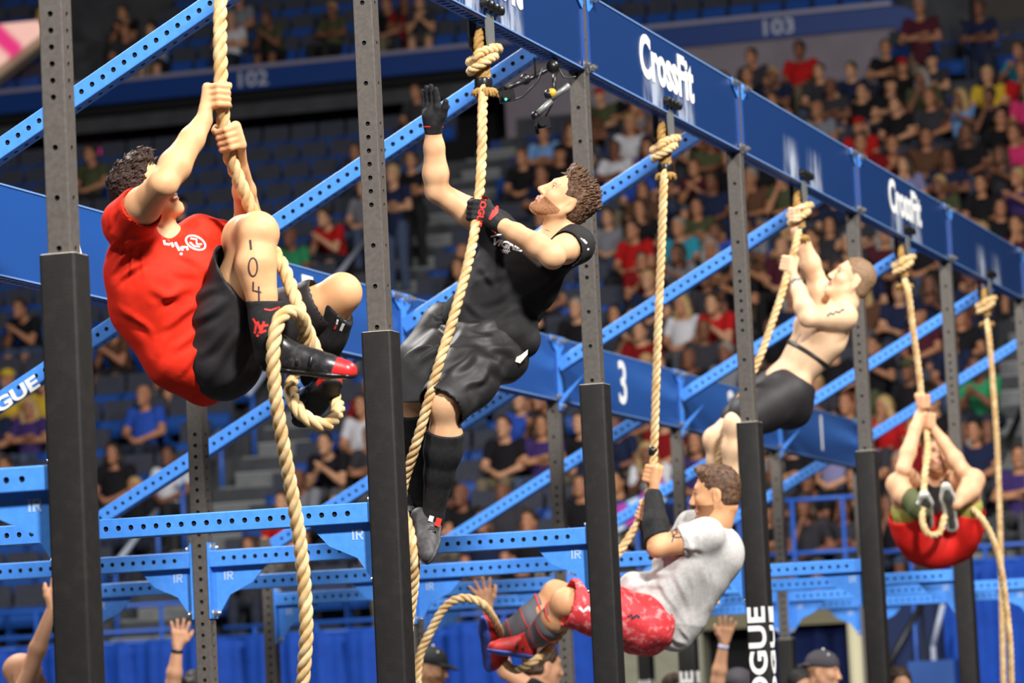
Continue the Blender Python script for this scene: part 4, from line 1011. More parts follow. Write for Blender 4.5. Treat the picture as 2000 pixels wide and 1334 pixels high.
cols = ['black']*14+['navy']*7+['charcoal']*8+['grey']*2+['maroon', 'olive', 'brown', 'white', 'red', 'maroon', 'royal blue', 'purple', 'olive', 'brown', 'dark red', 'lavender']
for r in range(NR+1):
    x = -24.0
    while x < 0:
        x += .46
        inA = any(a-.2 < x < b+.2 for a, b in AIS)
        P = V(x, Y0+DY*r+.1, Z0+DZ*r); u = pix(P+V(0, 0, 1.2))
        if inA or not (-60 < u[0] < 2060 and -40 < u[1] < 1160): continue
        if taken(r, x): continue
        pr = .04 if x < AIS[0][0] else (.45 if u[0] < 1180 and u[1] > 640 else .3 if u[0] < 1180 else .78)
        if u[1] > 1040: pr = min(pr, .5)
        if (985 < u[0] < 1130 and u[1] < 235) or (r > 18 and x < -12.6): pr = 0
        if (u[0] < 1765 and u[1] < 150-(u[0]-1150)*.06) or u[1] < 70: pr = 0
        if rnd.random() < pr:
            occ.setdefault(r, []).append(x)
            pose = rnd.choice(['lap', 'lap', 'lean', 'cross', 'clap', 'chin', 'lounge', 'lap']); fem = pose in ('clap', 'chin') or rnd.random() < .2
            c_ = rnd.choice(cols); hc_ = rnd.choice(['black', 'brown', 'brown', 'brown', 'blond', 'grey', 'red']); hk = 'long' if fem and rnd.random() < .7 else rnd.choice(['short']*7+['cap', 'bald'])
            nm = 'bald' if hk == 'bald' else ('long '+hc_+' hair' if hk == 'long' else 'capped' if hk == 'cap' else hc_+' hair')
            spect(P+V(rnd.uniform(-.04, .04), 0, 0), pose, c_, hc_ if hk != 'cap' else rnd.choice(['black', 'navy', 'red', 'charcoal']), hk, rnd.uniform(-.4, .3), rnd.uniform(.94, 1.05), uniq(cap16(f'spectator in {c_} top, {nm}, {where(r, x)}')), 'spectators in the lower stand', rnd=rnd)
# seats
cand = []
for r in range(NR+1):
    x = -24.0
    while x < 0:
        x += .46
        if any(a-.15 < x < b+.15 for a, b in AIS): continue
        P = V(x, Y0+DY*r+.12, Z0+DZ*r); u = pix(P+V(0, 0, .7))
        if not (-60 < u[0] < 2060 and -40 < u[1] < 1300) or taken(r, x, .4): continue
        if (985 < u[0] < 1130 and u[1] < 240) or (r > 18 and x < -12.6) or (985 < u[0] < 1760 and r > 17): continue
        cand.append((u[2]+(8 if u[0] > 1250 else 0), r, x, P))
cand.sort(key=lambda q: q[0])
for i, (d, r, x, P) in enumerate(cand[:300]):
    o = empty('arena_seat', tuple(P)); tag(o, cap16(f'empty tip-up seat, charcoal back, blue pan, {where(r, x)}'), 'seat', 'empty seats in the lower stand')
    link('backrest', SB, o); link('seat_pan', SP, o); link('armrest', SF, o)
def seat_stuff(name, plist, label):
    mb = MB(); 
    for P in plist:
        for k, m in enumerate((SB, SP)):
            mb.add([tuple(np.array(v.co)+P) for v in m.vertices], [tuple(p.vertices) for p in m.polygons], k)
    o = link(name, mb.mesh(name, [M_SEATG, M_SEATB])); tag(o, label, 'seats', None, 'stuff')
if cand[300:]: seat_stuff('arena_seats', [q[3] for q in cand[300:]], 'remaining rows of empty tip-up seats in the lower stand')
up = []
for r in range(0, 8):
    x = -26.0
    while x < x_end-.3:
        x += .46; P = V(x, UY+.9*r+.5, UZ+.52*r); u = pix(P+V(0, 0, .7))
        xx = aty(200, 60, UY+.9*r)[0]
        if abs(x-xx) < 1.0: continue
        if -60 < u[0] < 2060 and -40 < u[1] < 300: up.append(P)
seat_stuff('upper_seats', up, 'rows of empty dark seats on the upper deck above the fascia')
UPC = [(105, 20, 'yellow', 'brown'), (262, 40, 'black', 'brown'), (300, 60, 'black', 'black'), (250, 100, 'charcoal', 'brown'), (545, 60, 'olive', 'brown'), (455, 92, 'white', 'blond'), (470, 20, 'grey', 'brown'), (320, 120, 'light blue', 'brown'), (795, 40, 'dark red', 'black'), (760, 25, 'black', 'brown'), (830, 20, 'charcoal', 'brown'), (650, 10, 'olive', 'blond')]
for i, (px, py, c_, h_) in enumerate(UPC):
    best = min(range(8), key=lambda r: abs(aty(px, py, UY+.9*r+.5)[2]-(UZ+.52*r+1.2))); p = aty(px, py, UY+.9*best+.5)
    spect(V(p[0], UY+.9*best+.4, UZ+.52*best), ['lap', 'lean', 'cross'][i % 3], c_, h_, 'short', rnd.uniform(-.3, .3), 1.0, uniq(cap16(f'upper deck spectator in {c_} top with {h_} hair, {ORD[i]} listed along the fascia' if False else f'upper deck spectator in {c_} top with {h_} hair above the fascia')), 'spectators on the upper deck', rnd=rnd)

# ------------------------------------------------------------------ judges and athletes on the floor
def floor_person(px, py, d, pose, shirt, hairc, hk, rot, label, capm=None, hz=1.67, skin=None, sc=None):
    h_ = at(px, py, d); s = (h_[2]-FLOOR)/hz if sc is None else sc; return spect(V(h_[0], h_[1], FLOOR), pose, shirt, hairc, hk, rot, s, label, 'judges on the floor', capm=capm, skin=skin or SKN[2])
# ------------------------------------------------------------------ climbers
tc = -fw
def dv(a, b, c=0.0): return nrm(a*cr+b*cu+c*tc)
def J(px, py, d): return at(px, py, d)
SK1 = skin_mat('skin_tan', '#d9a679', '#cd9567'); SK2 = skin_mat('skin_fair', '#daab82', '#cf9a71'); SK3 = skin_mat('skin_warm', '#d6a075', '#c88f66')
SK4 = skin_mat('skin_pale', '#e6c19c', '#dcae88'); SK5 = skin_mat('skin_rosy', '#dbab86', '#cd9570')
M_HAIRD = mat('dark_brown_hair', '#2a1c15', .5, 0, .4, (90, '#3c2a20', .35, .7), (220, .9, .004))
M_HAIRB = mat('brown_hair', '#452e1f', .5, 0, .4, (60, '#75543a', .4, .7), (220, .9, .004))
M_HAIRL = mat('sandy_hair', '#7d6248', .55, 0, .4, (90, '#94765a', .35, .7), (220, .8, .004))
M_STUB = mat('stubble', '#7d5236', .6, 0, .3, (260, '#a97a55', .4, .65))
M_RED = mat('red_cotton', '#e02b12', .75, 0, .25, (30, '#d6250f', .4, .7), (420, .2, .001))
M_BLK = mat('black_cotton', '#201f20', .8, 0, .25, (18, '#2b2a2b', .45, .75), (420, .2, .001))
def chalk_black():
    return mat('chalky_black_fabric', '#232122', .55, 0, .4, (7, '#4a4848', .55, .8), (300, .15, .001))
M_BLKS = chalk_black()
M_GREYT = mat('heather_grey_cotton', '#c3c0bd', .85, 0, .2, (60, '#b6b3b1', .4, .65), (420, .2, .001))
M_KNIT = mat('black_knit', '#1a1a1b', .8, 0, .3, (60, '#242425', .4, .7), (500, .35, .001))
M_OLIVE = mat('olive_sleeve', '#4b512f', .8); M_LINE = mat('yellow_green_lining', '#a3a04a', .8)
M_SHRED = mat('red_printed_shorts', '#d63a40', .7, 0, .3, (34, '#ef8a8c', .52, .66), (300, .2, .001))
M_SHRED2 = mat('red_shorts', '#d31d16', .7, 0, .3, (20, '#c41a14', .4, .7))
M_INK = mat('marker_ink', '#2b2530', .7); M_REDP = mat('red_print', '#d8322a', .6)
M_SHBLK = mat('black_shoe', '#232224', .35, 0, .5, (50, '#3a3a3d', .5, .7)); M_SHRTOE = mat('red_toe_leather', '#cf2a2c', .35)
M_SHGREY = mat('grey_shoe', '#3c3a3c', .6, 0, .4, (60, '#4c4a4c', .4, .7)); M_SHRED_ = mat('red_shoe_mesh', '#c02a26', .6); M_SOLEB = mat('blue_sole', '#4a63c4', .55, 0, .4, None, (260, .6, .003))
M_SHWH = mat('white_grey_shoe', '#c9c6bf', .6); M_SLV = mat('grey_compression_sleeve', '#68696f', .8)
M_SOLEK = mat('black_ribbed_sole', '#1c1b1c', .6, 0, .4, None, (300, .8, .002))
M_STRAP = mat('black_strap', '#151414', .5)
FIG = []
def person(label, origin, group='climbers on the ropes'):
    o = empty('person', tuple(origin)); tag(o, label, 'person', group); return o
def body_obj(S_, h, skin, o, org, eyes_pf=None, extra=None):
    me = S_.mesh(h, 'body', org); me.materials.append(skin); me.materials.append(M_STUB); me.materials.append(M_EYEW); me.materials.append(M_EYED); me.materials.append(M_LIP)
    if extra: extra(me, org)
    if eyes_pf:
        mb = MB(); eyes(mb, *eyes_pf); mb.m = [max(0, 2+i) for i in mb.m]; mb.v = [tuple(np.array(v)-org) for v in mb.v]
        e = mb.mesh('eye', [skin, M_STUB, M_EYEW, M_EYED, M_LIP], True); add_mesh(me, e)
    return link('body', me, o)
def paint_face(p, R, sc=1.0, beard=True, lips=True):
    def fn(me, org):
        c0 = p(0, 0); n = len(me.polygons); C_ = np.empty(n*3); me.polygons.foreach_get('center', C_); C_ = C_.reshape(-1, 3)+org-c0
        a = C_@R[0]/sc; s = C_@R[1]/sc; b = C_@R[2]/sc; mi = np.zeros(n, np.int32)
        hd = (np.abs(b) < .16) & (np.abs(a) < .16) & (np.abs(s) < .1)
        if beard: mi[hd & (b < -.042) & (b > -.118) & (a > .005+.8*np.maximum(0, -.062-b)) & ~((np.abs(s) < .026) & (b > -.052))] = 1
        if lips: mi[hd & (a > .085) & (np.abs(b+.0645) < .0125) & (np.abs(s) < .024)] = 4
        me.polygons.foreach_set('material_index', mi)
    return fn
def hair(p, R, f, u, sc, matl, o, org, top=.014, side=.008, line=.05, curl=.003, seed=1, h=.005, low=-.05, back=True, quiff=0.0, crop_low=-.03, tuft=0, tlen=.026, comb=(-.5, .5)):
    f, r, u = R[0], R[1], R[2]
    S_ = Solid(); S_.ell(p(-.02, .04), sc*V(.099+side, .077+side, .085+top), R, .02)
    if back: S_.ell(p(-.045, -.03), sc*V(.062+side*.7, .066+side*.6, .07), R, .03)
    if quiff: S_.ell(p(.045, .105), sc*V(.045, .055, .025+quiff), R, .03)
    # hairline: clear the face
    S_.half(p(.052, line-.03), nrm(f-.28*u), .2*sc, .012); S_.half(p(.02, -.01), nrm(f-.55*u), .2*sc, .012)
    S_.half(p(-.06, low), -u, .25*sc, .02)
    for s in (-1, 1): S_.ell(p(.0, -.015, s*.085), sc*V(.032, .03, .04), R, .01, True)
    rs = np.random.default_rng(seed); w = rs.normal(0, 1, (8, 3)); w /= np.linalg.norm(w, axis=1)[:, None]; ph = rs.uniform(0, 6.28, 8)
    def dsp(P):
        q = sum(np.sin(P@w[i]*(140+30*i)+ph[i]+2*np.sin(P@w[(i+3) % 8]*60)) for i in range(6)); return curl*q/1.6
    ob = garment('hair', S_, h, matl, o, org, dsp)
    if tuft:
        me = ob.data; nv = len(me.vertices); co = np.empty(nv*3); me.vertices.foreach_get('co', co); co = co.reshape(-1, 3); no = np.empty(nv*3); me.vertices.foreach_get('normal', no); no = no.reshape(-1, 3)
        mb = MB(); cmb = nrm(comb[0]*f+comb[1]*u)
        for i in rs.integers(0, nv, tuft):
            n_ = no[i]; 
            if (co[i]+org-p(0, 0))@u < -.05*sc: continue
            up_ = (co[i]+org-p(0, 0))@u/sc; d_ = nrm(n_*.16+cmb*(cmb@cmb-0)*.95-n_*(cmb@n_)*.6+rs.normal(0, .2, 3)); l = rs.uniform(.6, 1.25)*tlen*min(1, max(.35, (up_+.03)/.1)); q0 = co[i]-n_*.004
            d2 = nrm(d_-n_*.35+rs.normal(0, .3, 3)); mb.tube([q0, q0+d_*l*.5, q0+d_*l*.5+d2*l*.5], [.0058, .005, .0012], 4)
        t_ = mb.mesh('tufts', matl, True); add_mesh(me, t_)
    return ob

def fig_red():
    T0 = 13.2
    org = J(430, 700, 13.2); o = person('man in red t-shirt and black shorts climbing the nearest rope', org)
    shR, shL = J(248, 436, 13.02), J(392, 466, 13.24); elR, wrR = J(319, 359, 12.82), J(398, 236, 12.97)
    elL, wrL = J(492, 470, 13.40), J(470, 330, 13.12)
    pel, che = J(415, 680, 13.2), J(318, 492, 13.16)
    hipR, hipL = J(424, 692, 13.14), J(455, 680, 13.35); knR, anR = J(503, 456, 12.97), J(522, 652, 12.91)
    knL, anL = J(668, 572, 13.25), J(612, 735, 13.42)
    S_ = Solid()
    hc = J(283, 375, 13.17); hf, hu = dv(.83, .42, .3), dv(-.42, .88, .05)
    p, R = head(S_, hc, hf, hu, .97, 1.05, True)
    S_.cone(J(300, 432, 13.17), J(316, 480, 13.18), .058, .066, .03)
    S_.cone(p(-.03, -.06), J(312, 460, 13.17), .055, .062, .03)
    torso(S_, pel, che, shR, shL, dv(.75, .35, .55))
    arm(S_, shR, elR, wrR, 1.08); arm(S_, shL, elL, wrL, 1.0)
    S_.ell(J(480, 468, 13.05), V(.082, .08, .085), None, .04); leg(S_, hipR, knR, anR, 1.12, calf=dv(-.8, -.1, .5), ks=.008); leg(S_, hipL, knL, anL, 1.0, calf=dv(-1, -.3))
    rp = [J(428, 120, 13.02), J(432, 200, 13.0), J(441, 262, 13.02)]
    grip(S_, wrR, J(432, 190, 13.0), rp[0]-rp[1], dv(-.9, -.1, -.1), dv(-.1, 0, 1), g=1.12)
    ax2 = J(430, 240, 13.02)-J(448, 300, 13.03)
    grip(S_, wrL, J(441, 272, 13.03), ax2, dv(.9, 0, -.25), dv(.1, 0, 1), g=1.1)
    b = body_obj(S_, .0048, SK1, o, org, (p, R[0]), paint_face(p, R, .97, False, True))
    tm = MB(); tm.obox(p(.089, -.0645), R[0]*.004, R[1]*.018, R[2]*.004); t = link('teeth', tm.mesh('teeth', M_TEETH), o, tuple(-org))
    hair(p, R, hf, hu, .97, M_HAIRD, o, org, .010, .005, .056, .0012, 3, quiff=.008, tuft=900, tlen=.026, comb=(.5, .05))
    # shirt
    G = Solid(); q, RR = torso(G, pel, che, shR, shL, dv(.75, .35, .55), .018)
    G.cone(shR, shR+(elR-shR)*.34, .082, .078, .03); G.cone(shL, shL+(elL-shL)*.36, .078, .07, .03)
    G.ell(J(272, 530, 13.14), V(.12, .12, .14), None, .05)
    G.chain([J(285, 600, 13.16), J(345, 700, 13.15), J(398, 752, 13.16)], [.125, .1, .068], .05)
    G.cone(J(398, 745, 13.2), J(455, 752, 13.24), .075, .05, .04)
    e = nrm(elR-shR); G.cone(shR+e*.075, shR+e*.14, .064, .074, .006, sub=True)
    e = nrm(elL-shL); G.cone(shL+e*.09, shL+e*.15, .055, .066, .006, sub=True)
    G.ell(J(318, 442, 13.1), V(.06, .06, .045), np.array([cr, tc, cu]), .01, True)
    gs = garment('t_shirt', G, .006, M_RED, o, org, pfolds([(238, 478, 300, 462, 6, .012), (212, 535, 262, 488, 5, .009), (226, 556, 285, 505, 5, .008), (250, 470, 236, 520, 4, .006), (262, 480, 255, 540, 4, .006), (280, 478, 278, 545, 4, .005), (205, 500, 232, 470, 4, .007),
        (300, 590, 385, 560, 9, .009), (312, 640, 398, 592, 9, .010), (285, 560, 372, 585, 10, .007), (335, 690, 405, 622, 8, .010), (330, 520, 400, 545, 8, .006), (350, 730, 405, 668, 7, .009), (300, 700, 345, 640, 9, .006), (345, 495, 392, 520, 6, .006), (375, 760, 430, 720, 7, .008), (262, 610, 300, 660, 8, .006), (230, 590, 275, 640, 9, .005), (205, 450, 230, 410, 5, .006), (395, 452, 410, 480, 4, .005)], folds(.0035, 52, [dv(.55, .8), dv(.9, .45), dv(.2, .95)], 5)), 'red t-shirt')
    # shorts
    G = Solid(); G.ell(pel, V(.17, .14, .15), None, .05)
    t = nrm(knR-hipR); G.chain([hipR, hipR+t*.15, hipR+t*.35+dv(-1, .3, -.3)*.02], [.12, .112, .102], .05); G.ell(J(440, 705, 13.13), V(.12, .12, .13), None, .05); G.ell(J(452, 640, 13.08), V(.1, .09, .1), None, .05)
    t2 = nrm(knL-hipL); G.chain([hipL, hipL+t2*.2, hipL+t2*.32], [.115, .105, .095], .05)
    G.cone(hipR+t*.33+dv(-1, .3, -.3)*.02, hipR+t*.48, .092, .105, .008, sub=True); G.half(J(462, 524, 13.05), dv(.82, .57, .45), .16); G.cone(hipL+t2*.295, hipL+t2*.45, .077, .095, .008, sub=True)
    garment('shorts', G, .006, mat('black_shorts', '#232022', .6, 0, .35, (10, '#2f2b2d', .5, .8), (380, .2, .001)), o, org, pfolds([(350, 600, 430, 560, 8, .008), (360, 640, 450, 580, 9, .008), (400, 740, 480, 640, 10, .008), (380, 700, 450, 640, 9, .007), (430, 760, 500, 690, 9, .007), (440, 500, 462, 560, 7, .006)], folds(.003, 38, [t, dv(1, .3), dv(.4, 1)], 8)), 'black athletic shorts')
    # right sock with red print, left knee sleeve
    G = Solid(); a = J(518, 588, 12.93); G.chain([a, anR+(a-anR)*.4, anR, J(526, 690, 12.93)], [.064, .055, .049, .05], .02); G.half(a, cu, .12); sk = garment('sock', G, .005, M_KNIT, o, org, None, 'black crew sock with red print')
    G = Solid(); t = nrm(anL-knL); G.chain([knL+t*.045+dv(-1, 0)*.006, knL+t*.16+dv(-1, -.2)*.014, knL+t*.27, anL], [.078, .078, .064, .046], .02); G.half(knL+t*.045, -t+dv(.25, .0), .1)
    ks = garment('knee_sleeve', G, .005, M_KNIT, o, org, None, 'black neoprene knee sleeve')
    sR = shoe(J(506, 724, 12.97), J(694, 744, 12.9), dv(.05, 1, .1), mats=M_SHBLK, parent=o, origin=org, cap=M_SHRTOE, label='black shoe with red toe')
    sL = shoe(J(585, 838, 13.30), J(655, 752, 13.08), dv(-.25, .55, -.85), mats=M_SHBLK, parent=o, origin=org, cap=M_SHRTOE, sole_m=M_SOLEK, label='black shoe with red toe')
    # marks
    k = 1/581.
    oval = [(.012*math.cos(a)*1.2, .03*math.sin(a)) for a in np.linspace(0, 2*math.pi, 22)]
    me = stroke_mesh([[(-.011, .085), (-.007, .052)]], .0075, M_INK); stick(me, [b], org, J(499, 520, 13), cr, cu, fw, o, 'marking')
    me = stroke_mesh([[(x, y) for x, y in oval]], .005, M_INK); stick(me, [b], org, J(499, 523, 13), cr, cu, fw, o, 'marking')
    me = stroke_mesh([[(-.006, .035), (-.007, .006), (.02, .0)], [(.012, .02), (.013, -.028)]], .0055, M_INK); stick(me, [b], org, J(503, 572, 13), cr, cu, fw, o, 'marking')
    me = stroke_mesh([[(-.02, -.002), (.0, -.006), (.03, .004)]], .005, M_REDP); stick(me, [sk], org, J(533, 603, 13), cr, cu, fw, o, 'print')
    me = stroke_mesh([[(-.026, .03), (-.014, .01), (-.02, -.02)], [(-.01, .02), (.0, -.01), (-.012, -.03)], [(.012, .02), (.0, -.02)], [(.0, .004), (.026, .008)], [(.0, -.016), (.02, -.01)]], .008, M_REDP); stick(me, [sk], org, J(514, 640, 13), cr, cu, fw, o, 'print')
    for x, y, x2, y2, w_, mm in ((680, 610, 674, 624, .009, M_REDP), (673, 626, 664, 646, .009, M_WHITE), (661, 617, 657, 634, .006, M_WHITE), (656, 636, 652, 643, .006, M_REDP)):
        a_ = J(x, y, 13.2); b_ = J(x2, y2, 13.2)-a_; me = stroke_mesh([[(0, 0), (float(b_@cr), float(b_@cu))]], w_, mm); stick(me, [ks], org, a_, cr, cu, fw, o, 'print')
    me = stroke_mesh([[(-.03, .028), (-.024, .004), (-.008, .002)], [(-.012, .022), (.004, -.006)], [(.008, .01), (.024, -.018)], [(.028, -.004), (.034, -.018)], [(.03, -.006), (.046, -.006), (.05, -.016)], [(.026, -.028), (.034, -.03)]], .0075, M_WHITE); stick(me, [gs], org, J(334, 478, 13), cr, cu, fw, o, 'print')
    ring = [(.034*math.cos(a), .02*math.sin(a)) for a in np.linspace(0, 2*math.pi, 24)]
    me = stroke_mesh([ring, [(-.022, .004), (-.004, .011), (.006, -.002), (.02, .006)], [(-.016, -.008), (.004, -.012), (.02, -.004)]], .0055, M_WHITE); stick(me, [gs], org, J(376, 472, 13), dv(.85, -.5), dv(.5, .85), fw, o, 'print')
    return o

def fig_black():
    org = J(920, 680, 15.95); o = person('bearded man in black t-shirt reaching up with gloved hand', org)
    shN, shF = J(1122, 478, 15.86), J(968, 448, 16.0); elN, wrN = J(1078, 498, 15.60), J(978, 438, 15.80)
    elF, wrF = J(853, 374, 15.95), J(846, 250, 15.9)
    pel, che = J(925, 650, 15.96), J(1040, 492, 15.95)
    hipN, hipF = J(958, 682, 15.86), J(872, 645, 16.05); knN, anN = J(868, 788, 15.62), J(846, 1006, 15.78)
    knF, anF = J(795, 765, 15.92), J(820, 985, 16.1)
    S_ = Solid(); hc = J(1103, 393, 15.9); hf, hu = dv(-.74, .66, .24), dv(.64, .76, .0)
    p, R = head(S_, hc, hf, hu, .98, 1.0)
    S_.chain([p(-.03, -.07), J(1098, 462, 15.92)], [.056, .062], .03); S_.cone(J(1098, 455, 15.92), J(1060, 485, 15.93), .06, .07, .04)
    torso(S_, pel, che, shF, shN, dv(-.55, .25, .8))
    arm(S_, shN, elN, wrN, 1.06); arm(S_, shF, elF, wrF, 1.08)
    S_.ell(elN+dv(.3, -.6, .3)*.01, V(.045, .045, .045), None, .03)
    leg(S_, hipN, knN, anN, 1.04, calf=dv(.9, 0)); leg(S_, hipF, knF, anF, 1.0, calf=dv(.9, 0))
    # hands (inside the gloves)
    S_.cone(wrN, J(952, 425, 15.84), .03, .03, .02); S_.cone(wrF, J(845, 215, 15.9), .03, .03, .02)
    b = body_obj(S_, .005, SK2, o, org, (p, R[0]), paint_face(p, R, .98, True, True))
    eb = MB()
    for s in (-1, 1): eb.tube([p(.083, .034, s*.014), p(.086, .039, s*.03), p(.07, .036, s*.047)], [.004, .0055, .003], 6)
    link('eyebrow', eb.mesh('eyebrow', M_HAIRB, True), o, tuple(-org))
    hair(p, R, hf, hu, .98, M_HAIRB, o, org, .008, .003, .06, .001, 9, quiff=.012, tuft=1000, tlen=.03, comb=(-.35, .5))
    # gloves
    G = Solid(); ax = J(931, 380, 15.84)-J(926, 440, 15.84)
    kn = grip(G, wrN, J(932, 412, 15.85), ax, dv(.8, -.1, .25), dv(-.25, .1, 1), g=1.3, fr=.0105); G.cone(wrN+(kn[1]-wrN)*-.05, wrN+(kn[1]-wrN)*.5, .038, .04, .015)
    gl = garment('glove', G, .0045, mat('black_glove', '#1e1d1f', .75, 0, .3, (30, '#333133', .5, .75)), o, org, None, 'black glove with red lettering')
    G = Solid(); d = J(838, 150, 15.86)-wrF; open_hand(G, wrF-nrm(d)*.005, d, dv(.75, -.1, -.6), dv(.62, .1, .75), 1.22, .0, -.06); G.cone(wrF-nrm(d)*.01, wrF+nrm(d)*.05, .037, .042, .015)
    g2 = garment('glove', G, .0045, MATS['black_glove'], o, org, None, 'black glove, open hand')
    me = text_mesh('print', 'ROGUE', .034, M_REDP, .0004, 1.1, .0015); stick(me, [gl], org, J(940, 412, 15.8), dv(-.22, -.97), dv(.97, -.22), fw, o, 'print')
    me = stroke_mesh([[(-.02, -.035), (-.005, .0), (.012, .02)], [(-.02, -.035), (.01, -.005), (.012, .02)], [(-.012, -.02), (.01, .01)]], .009, M_REDP); stick(me, [gl], org, J(966, 412, 15.8), cr, cu, fw, o, 'print')
    mbw = MB(); mbw.tube([wrF+.037*(math.cos(a)*cr+math.sin(a)*fw)+cu*.004 for a in np.linspace(0, 2*math.pi, 25)[:-1]], .005, 6, closed=True); link('cuff', mbw.mesh('cuff', M_REDP, True), o, tuple(-org))
    # shirt
    G = Solid(); torso(G, pel+(che-pel)*.06, che, shF, shN, dv(-.55, .25, .8), .018)
    G.cone(shN, shN+(elN-shN)*.35+dv(.2, -.2)*.005, .08, .078, .03); G.cone(shF, shF+(elF-shF)*.2, .08, .068, .03)
    e = nrm(elN-shN); G.cone(shN+e*.085, shN+e*.16, .066, .075, .006, sub=True)
    G.ell(J(985, 655, 15.9), V(.13, .13, .09), None, .05); G.cone(J(1000, 640, 15.88), J(1020, 668, 15.88), .085, .07, .04)
    G.ell(J(1083, 452, 15.92), V(.062, .062, .05), np.array([cr, tc, cu]), .01, True)
    gs = garment('t_shirt', G, .006, mat('black_tshirt', '#1d1c1d', .8, 0, .3, (9, '#2c2b2c', .5, .8), (400, .2, .001)), o, org, pfolds([(925, 560, 1000, 520, 9, .010), (920, 600, 1010, 560, 10, .009), (930, 520, 975, 560, 8, .007), (1000, 600, 1080, 540, 10, .008), (960, 620, 1040, 600, 9, .009), (900, 590, 960, 620, 8, .008), (1040, 640, 1090, 580, 9, .008), (1060, 560, 1120, 520, 8, .007), (985, 500, 1040, 520, 8, .006), (940, 470, 920, 520, 7, .007)], folds(.0035, 44, [dv(.7, .7), dv(.95, -.3), dv(-.5, .85)], 15)), 'black t-shirt with white print')
    # shorts
    G = Solid(); G.ell(pel+dv(.1, -.3)*.02, V(.185, .14, .13), np.array([dv(.85, -.4, .3), dv(.3, .5, .8), dv(-.45, .85)]), .06)
    t = nrm(knN-hipN); G.chain([hipN, hipN+t*.2, hipN+t*.36], [.128, .122, .108], .05); G.cone(hipN+t*.335, hipN+t*.5, .092, .1, .008, sub=True)
    t2 = nrm(knF-hipF); G.chain([hipF, hipF+t2*.18, hipF+t2*.30], [.118, .11, .1], .05); G.cone(hipF+t2*.275, hipF+t2*.45, .084, .095, .008, sub=True)
    G.ell(J(985, 705, 15.88), V(.1, .1, .09), None, .05)
    garment('shorts', G, .006, M_BLKS, o, org, pfolds([(895, 640, 1000, 622, 9, .012), (880, 668, 985, 652, 9, .012), (905, 640, 870, 700, 9, .010), (940, 660, 1015, 700, 9, .010), (930, 690, 1000, 742, 9, .009), (875, 735, 930, 680, 10, .010), (960, 740, 985, 690, 8, .008), (905, 760, 950, 735, 7, .007), (800, 690, 860, 640, 9, .009), (810, 720, 870, 668, 8, .008), (845, 615, 880, 625, 6, .010), (850, 632, 885, 640, 6, .009), (925, 770, 960, 700, 8, .008)], folds(.004, 40, [t+dv(.5, 0), dv(1, .2), dv(.4, 1)], 22)), 'black chalk-marked shorts')
    mbp = MB(); c = J(1018, 700, 15.78); mbp.prism([c+dv(-1, -.15)*.045, c+dv(-.2, -1)*.02, c+dv(1, .6)*.03, c+dv(.75, 1)*.045, c+dv(-.1, .8)*.014], tc*.006); link('pocket_cloth', mbp.mesh('pocket_cloth', mat('pale_cloth', '#d6cfc6', .8)), o, tuple(-org))
    # socks
    for kn_, an_, t0 in ((knN, anN, .115), (knF, anF, .09)):
        t = nrm(an_-kn_); G = Solid(); G.chain([kn_+t*(t0-.03)+dv(.9, 0)*.014, kn_+t*.2+dv(.9, 0)*.014, kn_+t*.3+dv(.9, 0)*.008, an_+t*.0, an_+t*.05], [.079, .077, .06, .043, .044], .02); G.half(kn_+t*(t0), -t, .16)
        garment('sock', G, .005, M_KNIT, o, org, None, 'black knee-high sock')
    sN = shoe(J(858, 1018, 15.85), J(846, 1100, 15.62), dv(-.75, .3, .55), mats=M_SHGREY, parent=o, origin=org, sole_m=M_SHGREY, label='dark grey training shoe')
    sF = shoe(J(822, 1000, 16.14), J(770, 1045, 15.95), dv(-.5, .8, .3), mats=M_SHGREY, parent=o, origin=org, sole_m=M_SHGREY, label='dark grey training shoe')
    mb = MB(); c = J(856, 1020, 15.70); mb.obox(c, dv(1, -.3)*.011, dv(.3, 1)*.016, tc*.008); link('timing_chip', mb.mesh('timing_chip', mat('red_plastic', '#e0382a', .4)), o, tuple(-org))
    mb = MB(); c = J(842, 1013, 15.71); mb.obox(c, dv(1, -.3)*.009, dv(.3, 1)*.011, tc*.003); link('chip_label', mb.mesh('chip_label', M_WHITE), o, tuple(-org))
    # print on the chest
    ex, ey = dv(.97, -.26), dv(.26, .97)
    me = text_mesh('print', 'VIGNEAU', .036, M_WHITE, .0004, 1.15, .0018, align='LEFT', shear=.2); stick(me, [gs], org, J(961, 470, 15.8), ex, ey, fw, o, 'print')
    me = stroke_mesh([[(0, 0), (.062, .008)]], .006, M_WHITE); stick(me, [gs], org, J(958, 461, 15.8), dv(.97, .12), dv(-.1, .97), fw, o, 'print')
    me = stroke_mesh([[(0, 0), (.02, .02), (.035, .0), (.045, .012)], [(.01, -.008), (.04, .014)]], .008, M_REDP); stick(me, [gs], org, J(961, 449, 15.8), cr, cu, fw, o, 'print')
    me = stroke_mesh([[(x*.007, -.010), (x*.007+.004, .012)] for x in (-1.5, -.5, .5, 1.5)]+[[(-.018, -.002), (.02, .002)]], .0026, M_WHITE); stick(me, [gs], org, J(987, 489, 15.8), ex, ey, fw, o, 'print')
    me = stroke_mesh([[(-.028, .018), (-.016, .016)], [(-.01, .014), (.004, .008), (.016, -.004)], [(.02, -.024), (.024, -.03)]], .009, M_WHITE); stick(me, [gs], org, J(1138, 474, 15.8), cr, cu, fw, o, 'print')
    me = stroke_mesh([[(-.01, .004), (0, .01), (.008, .002), (0, -.006), (-.01, .004)], [(.02, 0), (.05, -.012)]], .0016, M_INK); stick(me, [b], org, J(1050, 442, 15.6), cr, cu, fw, o, 'tattoo')
    return o

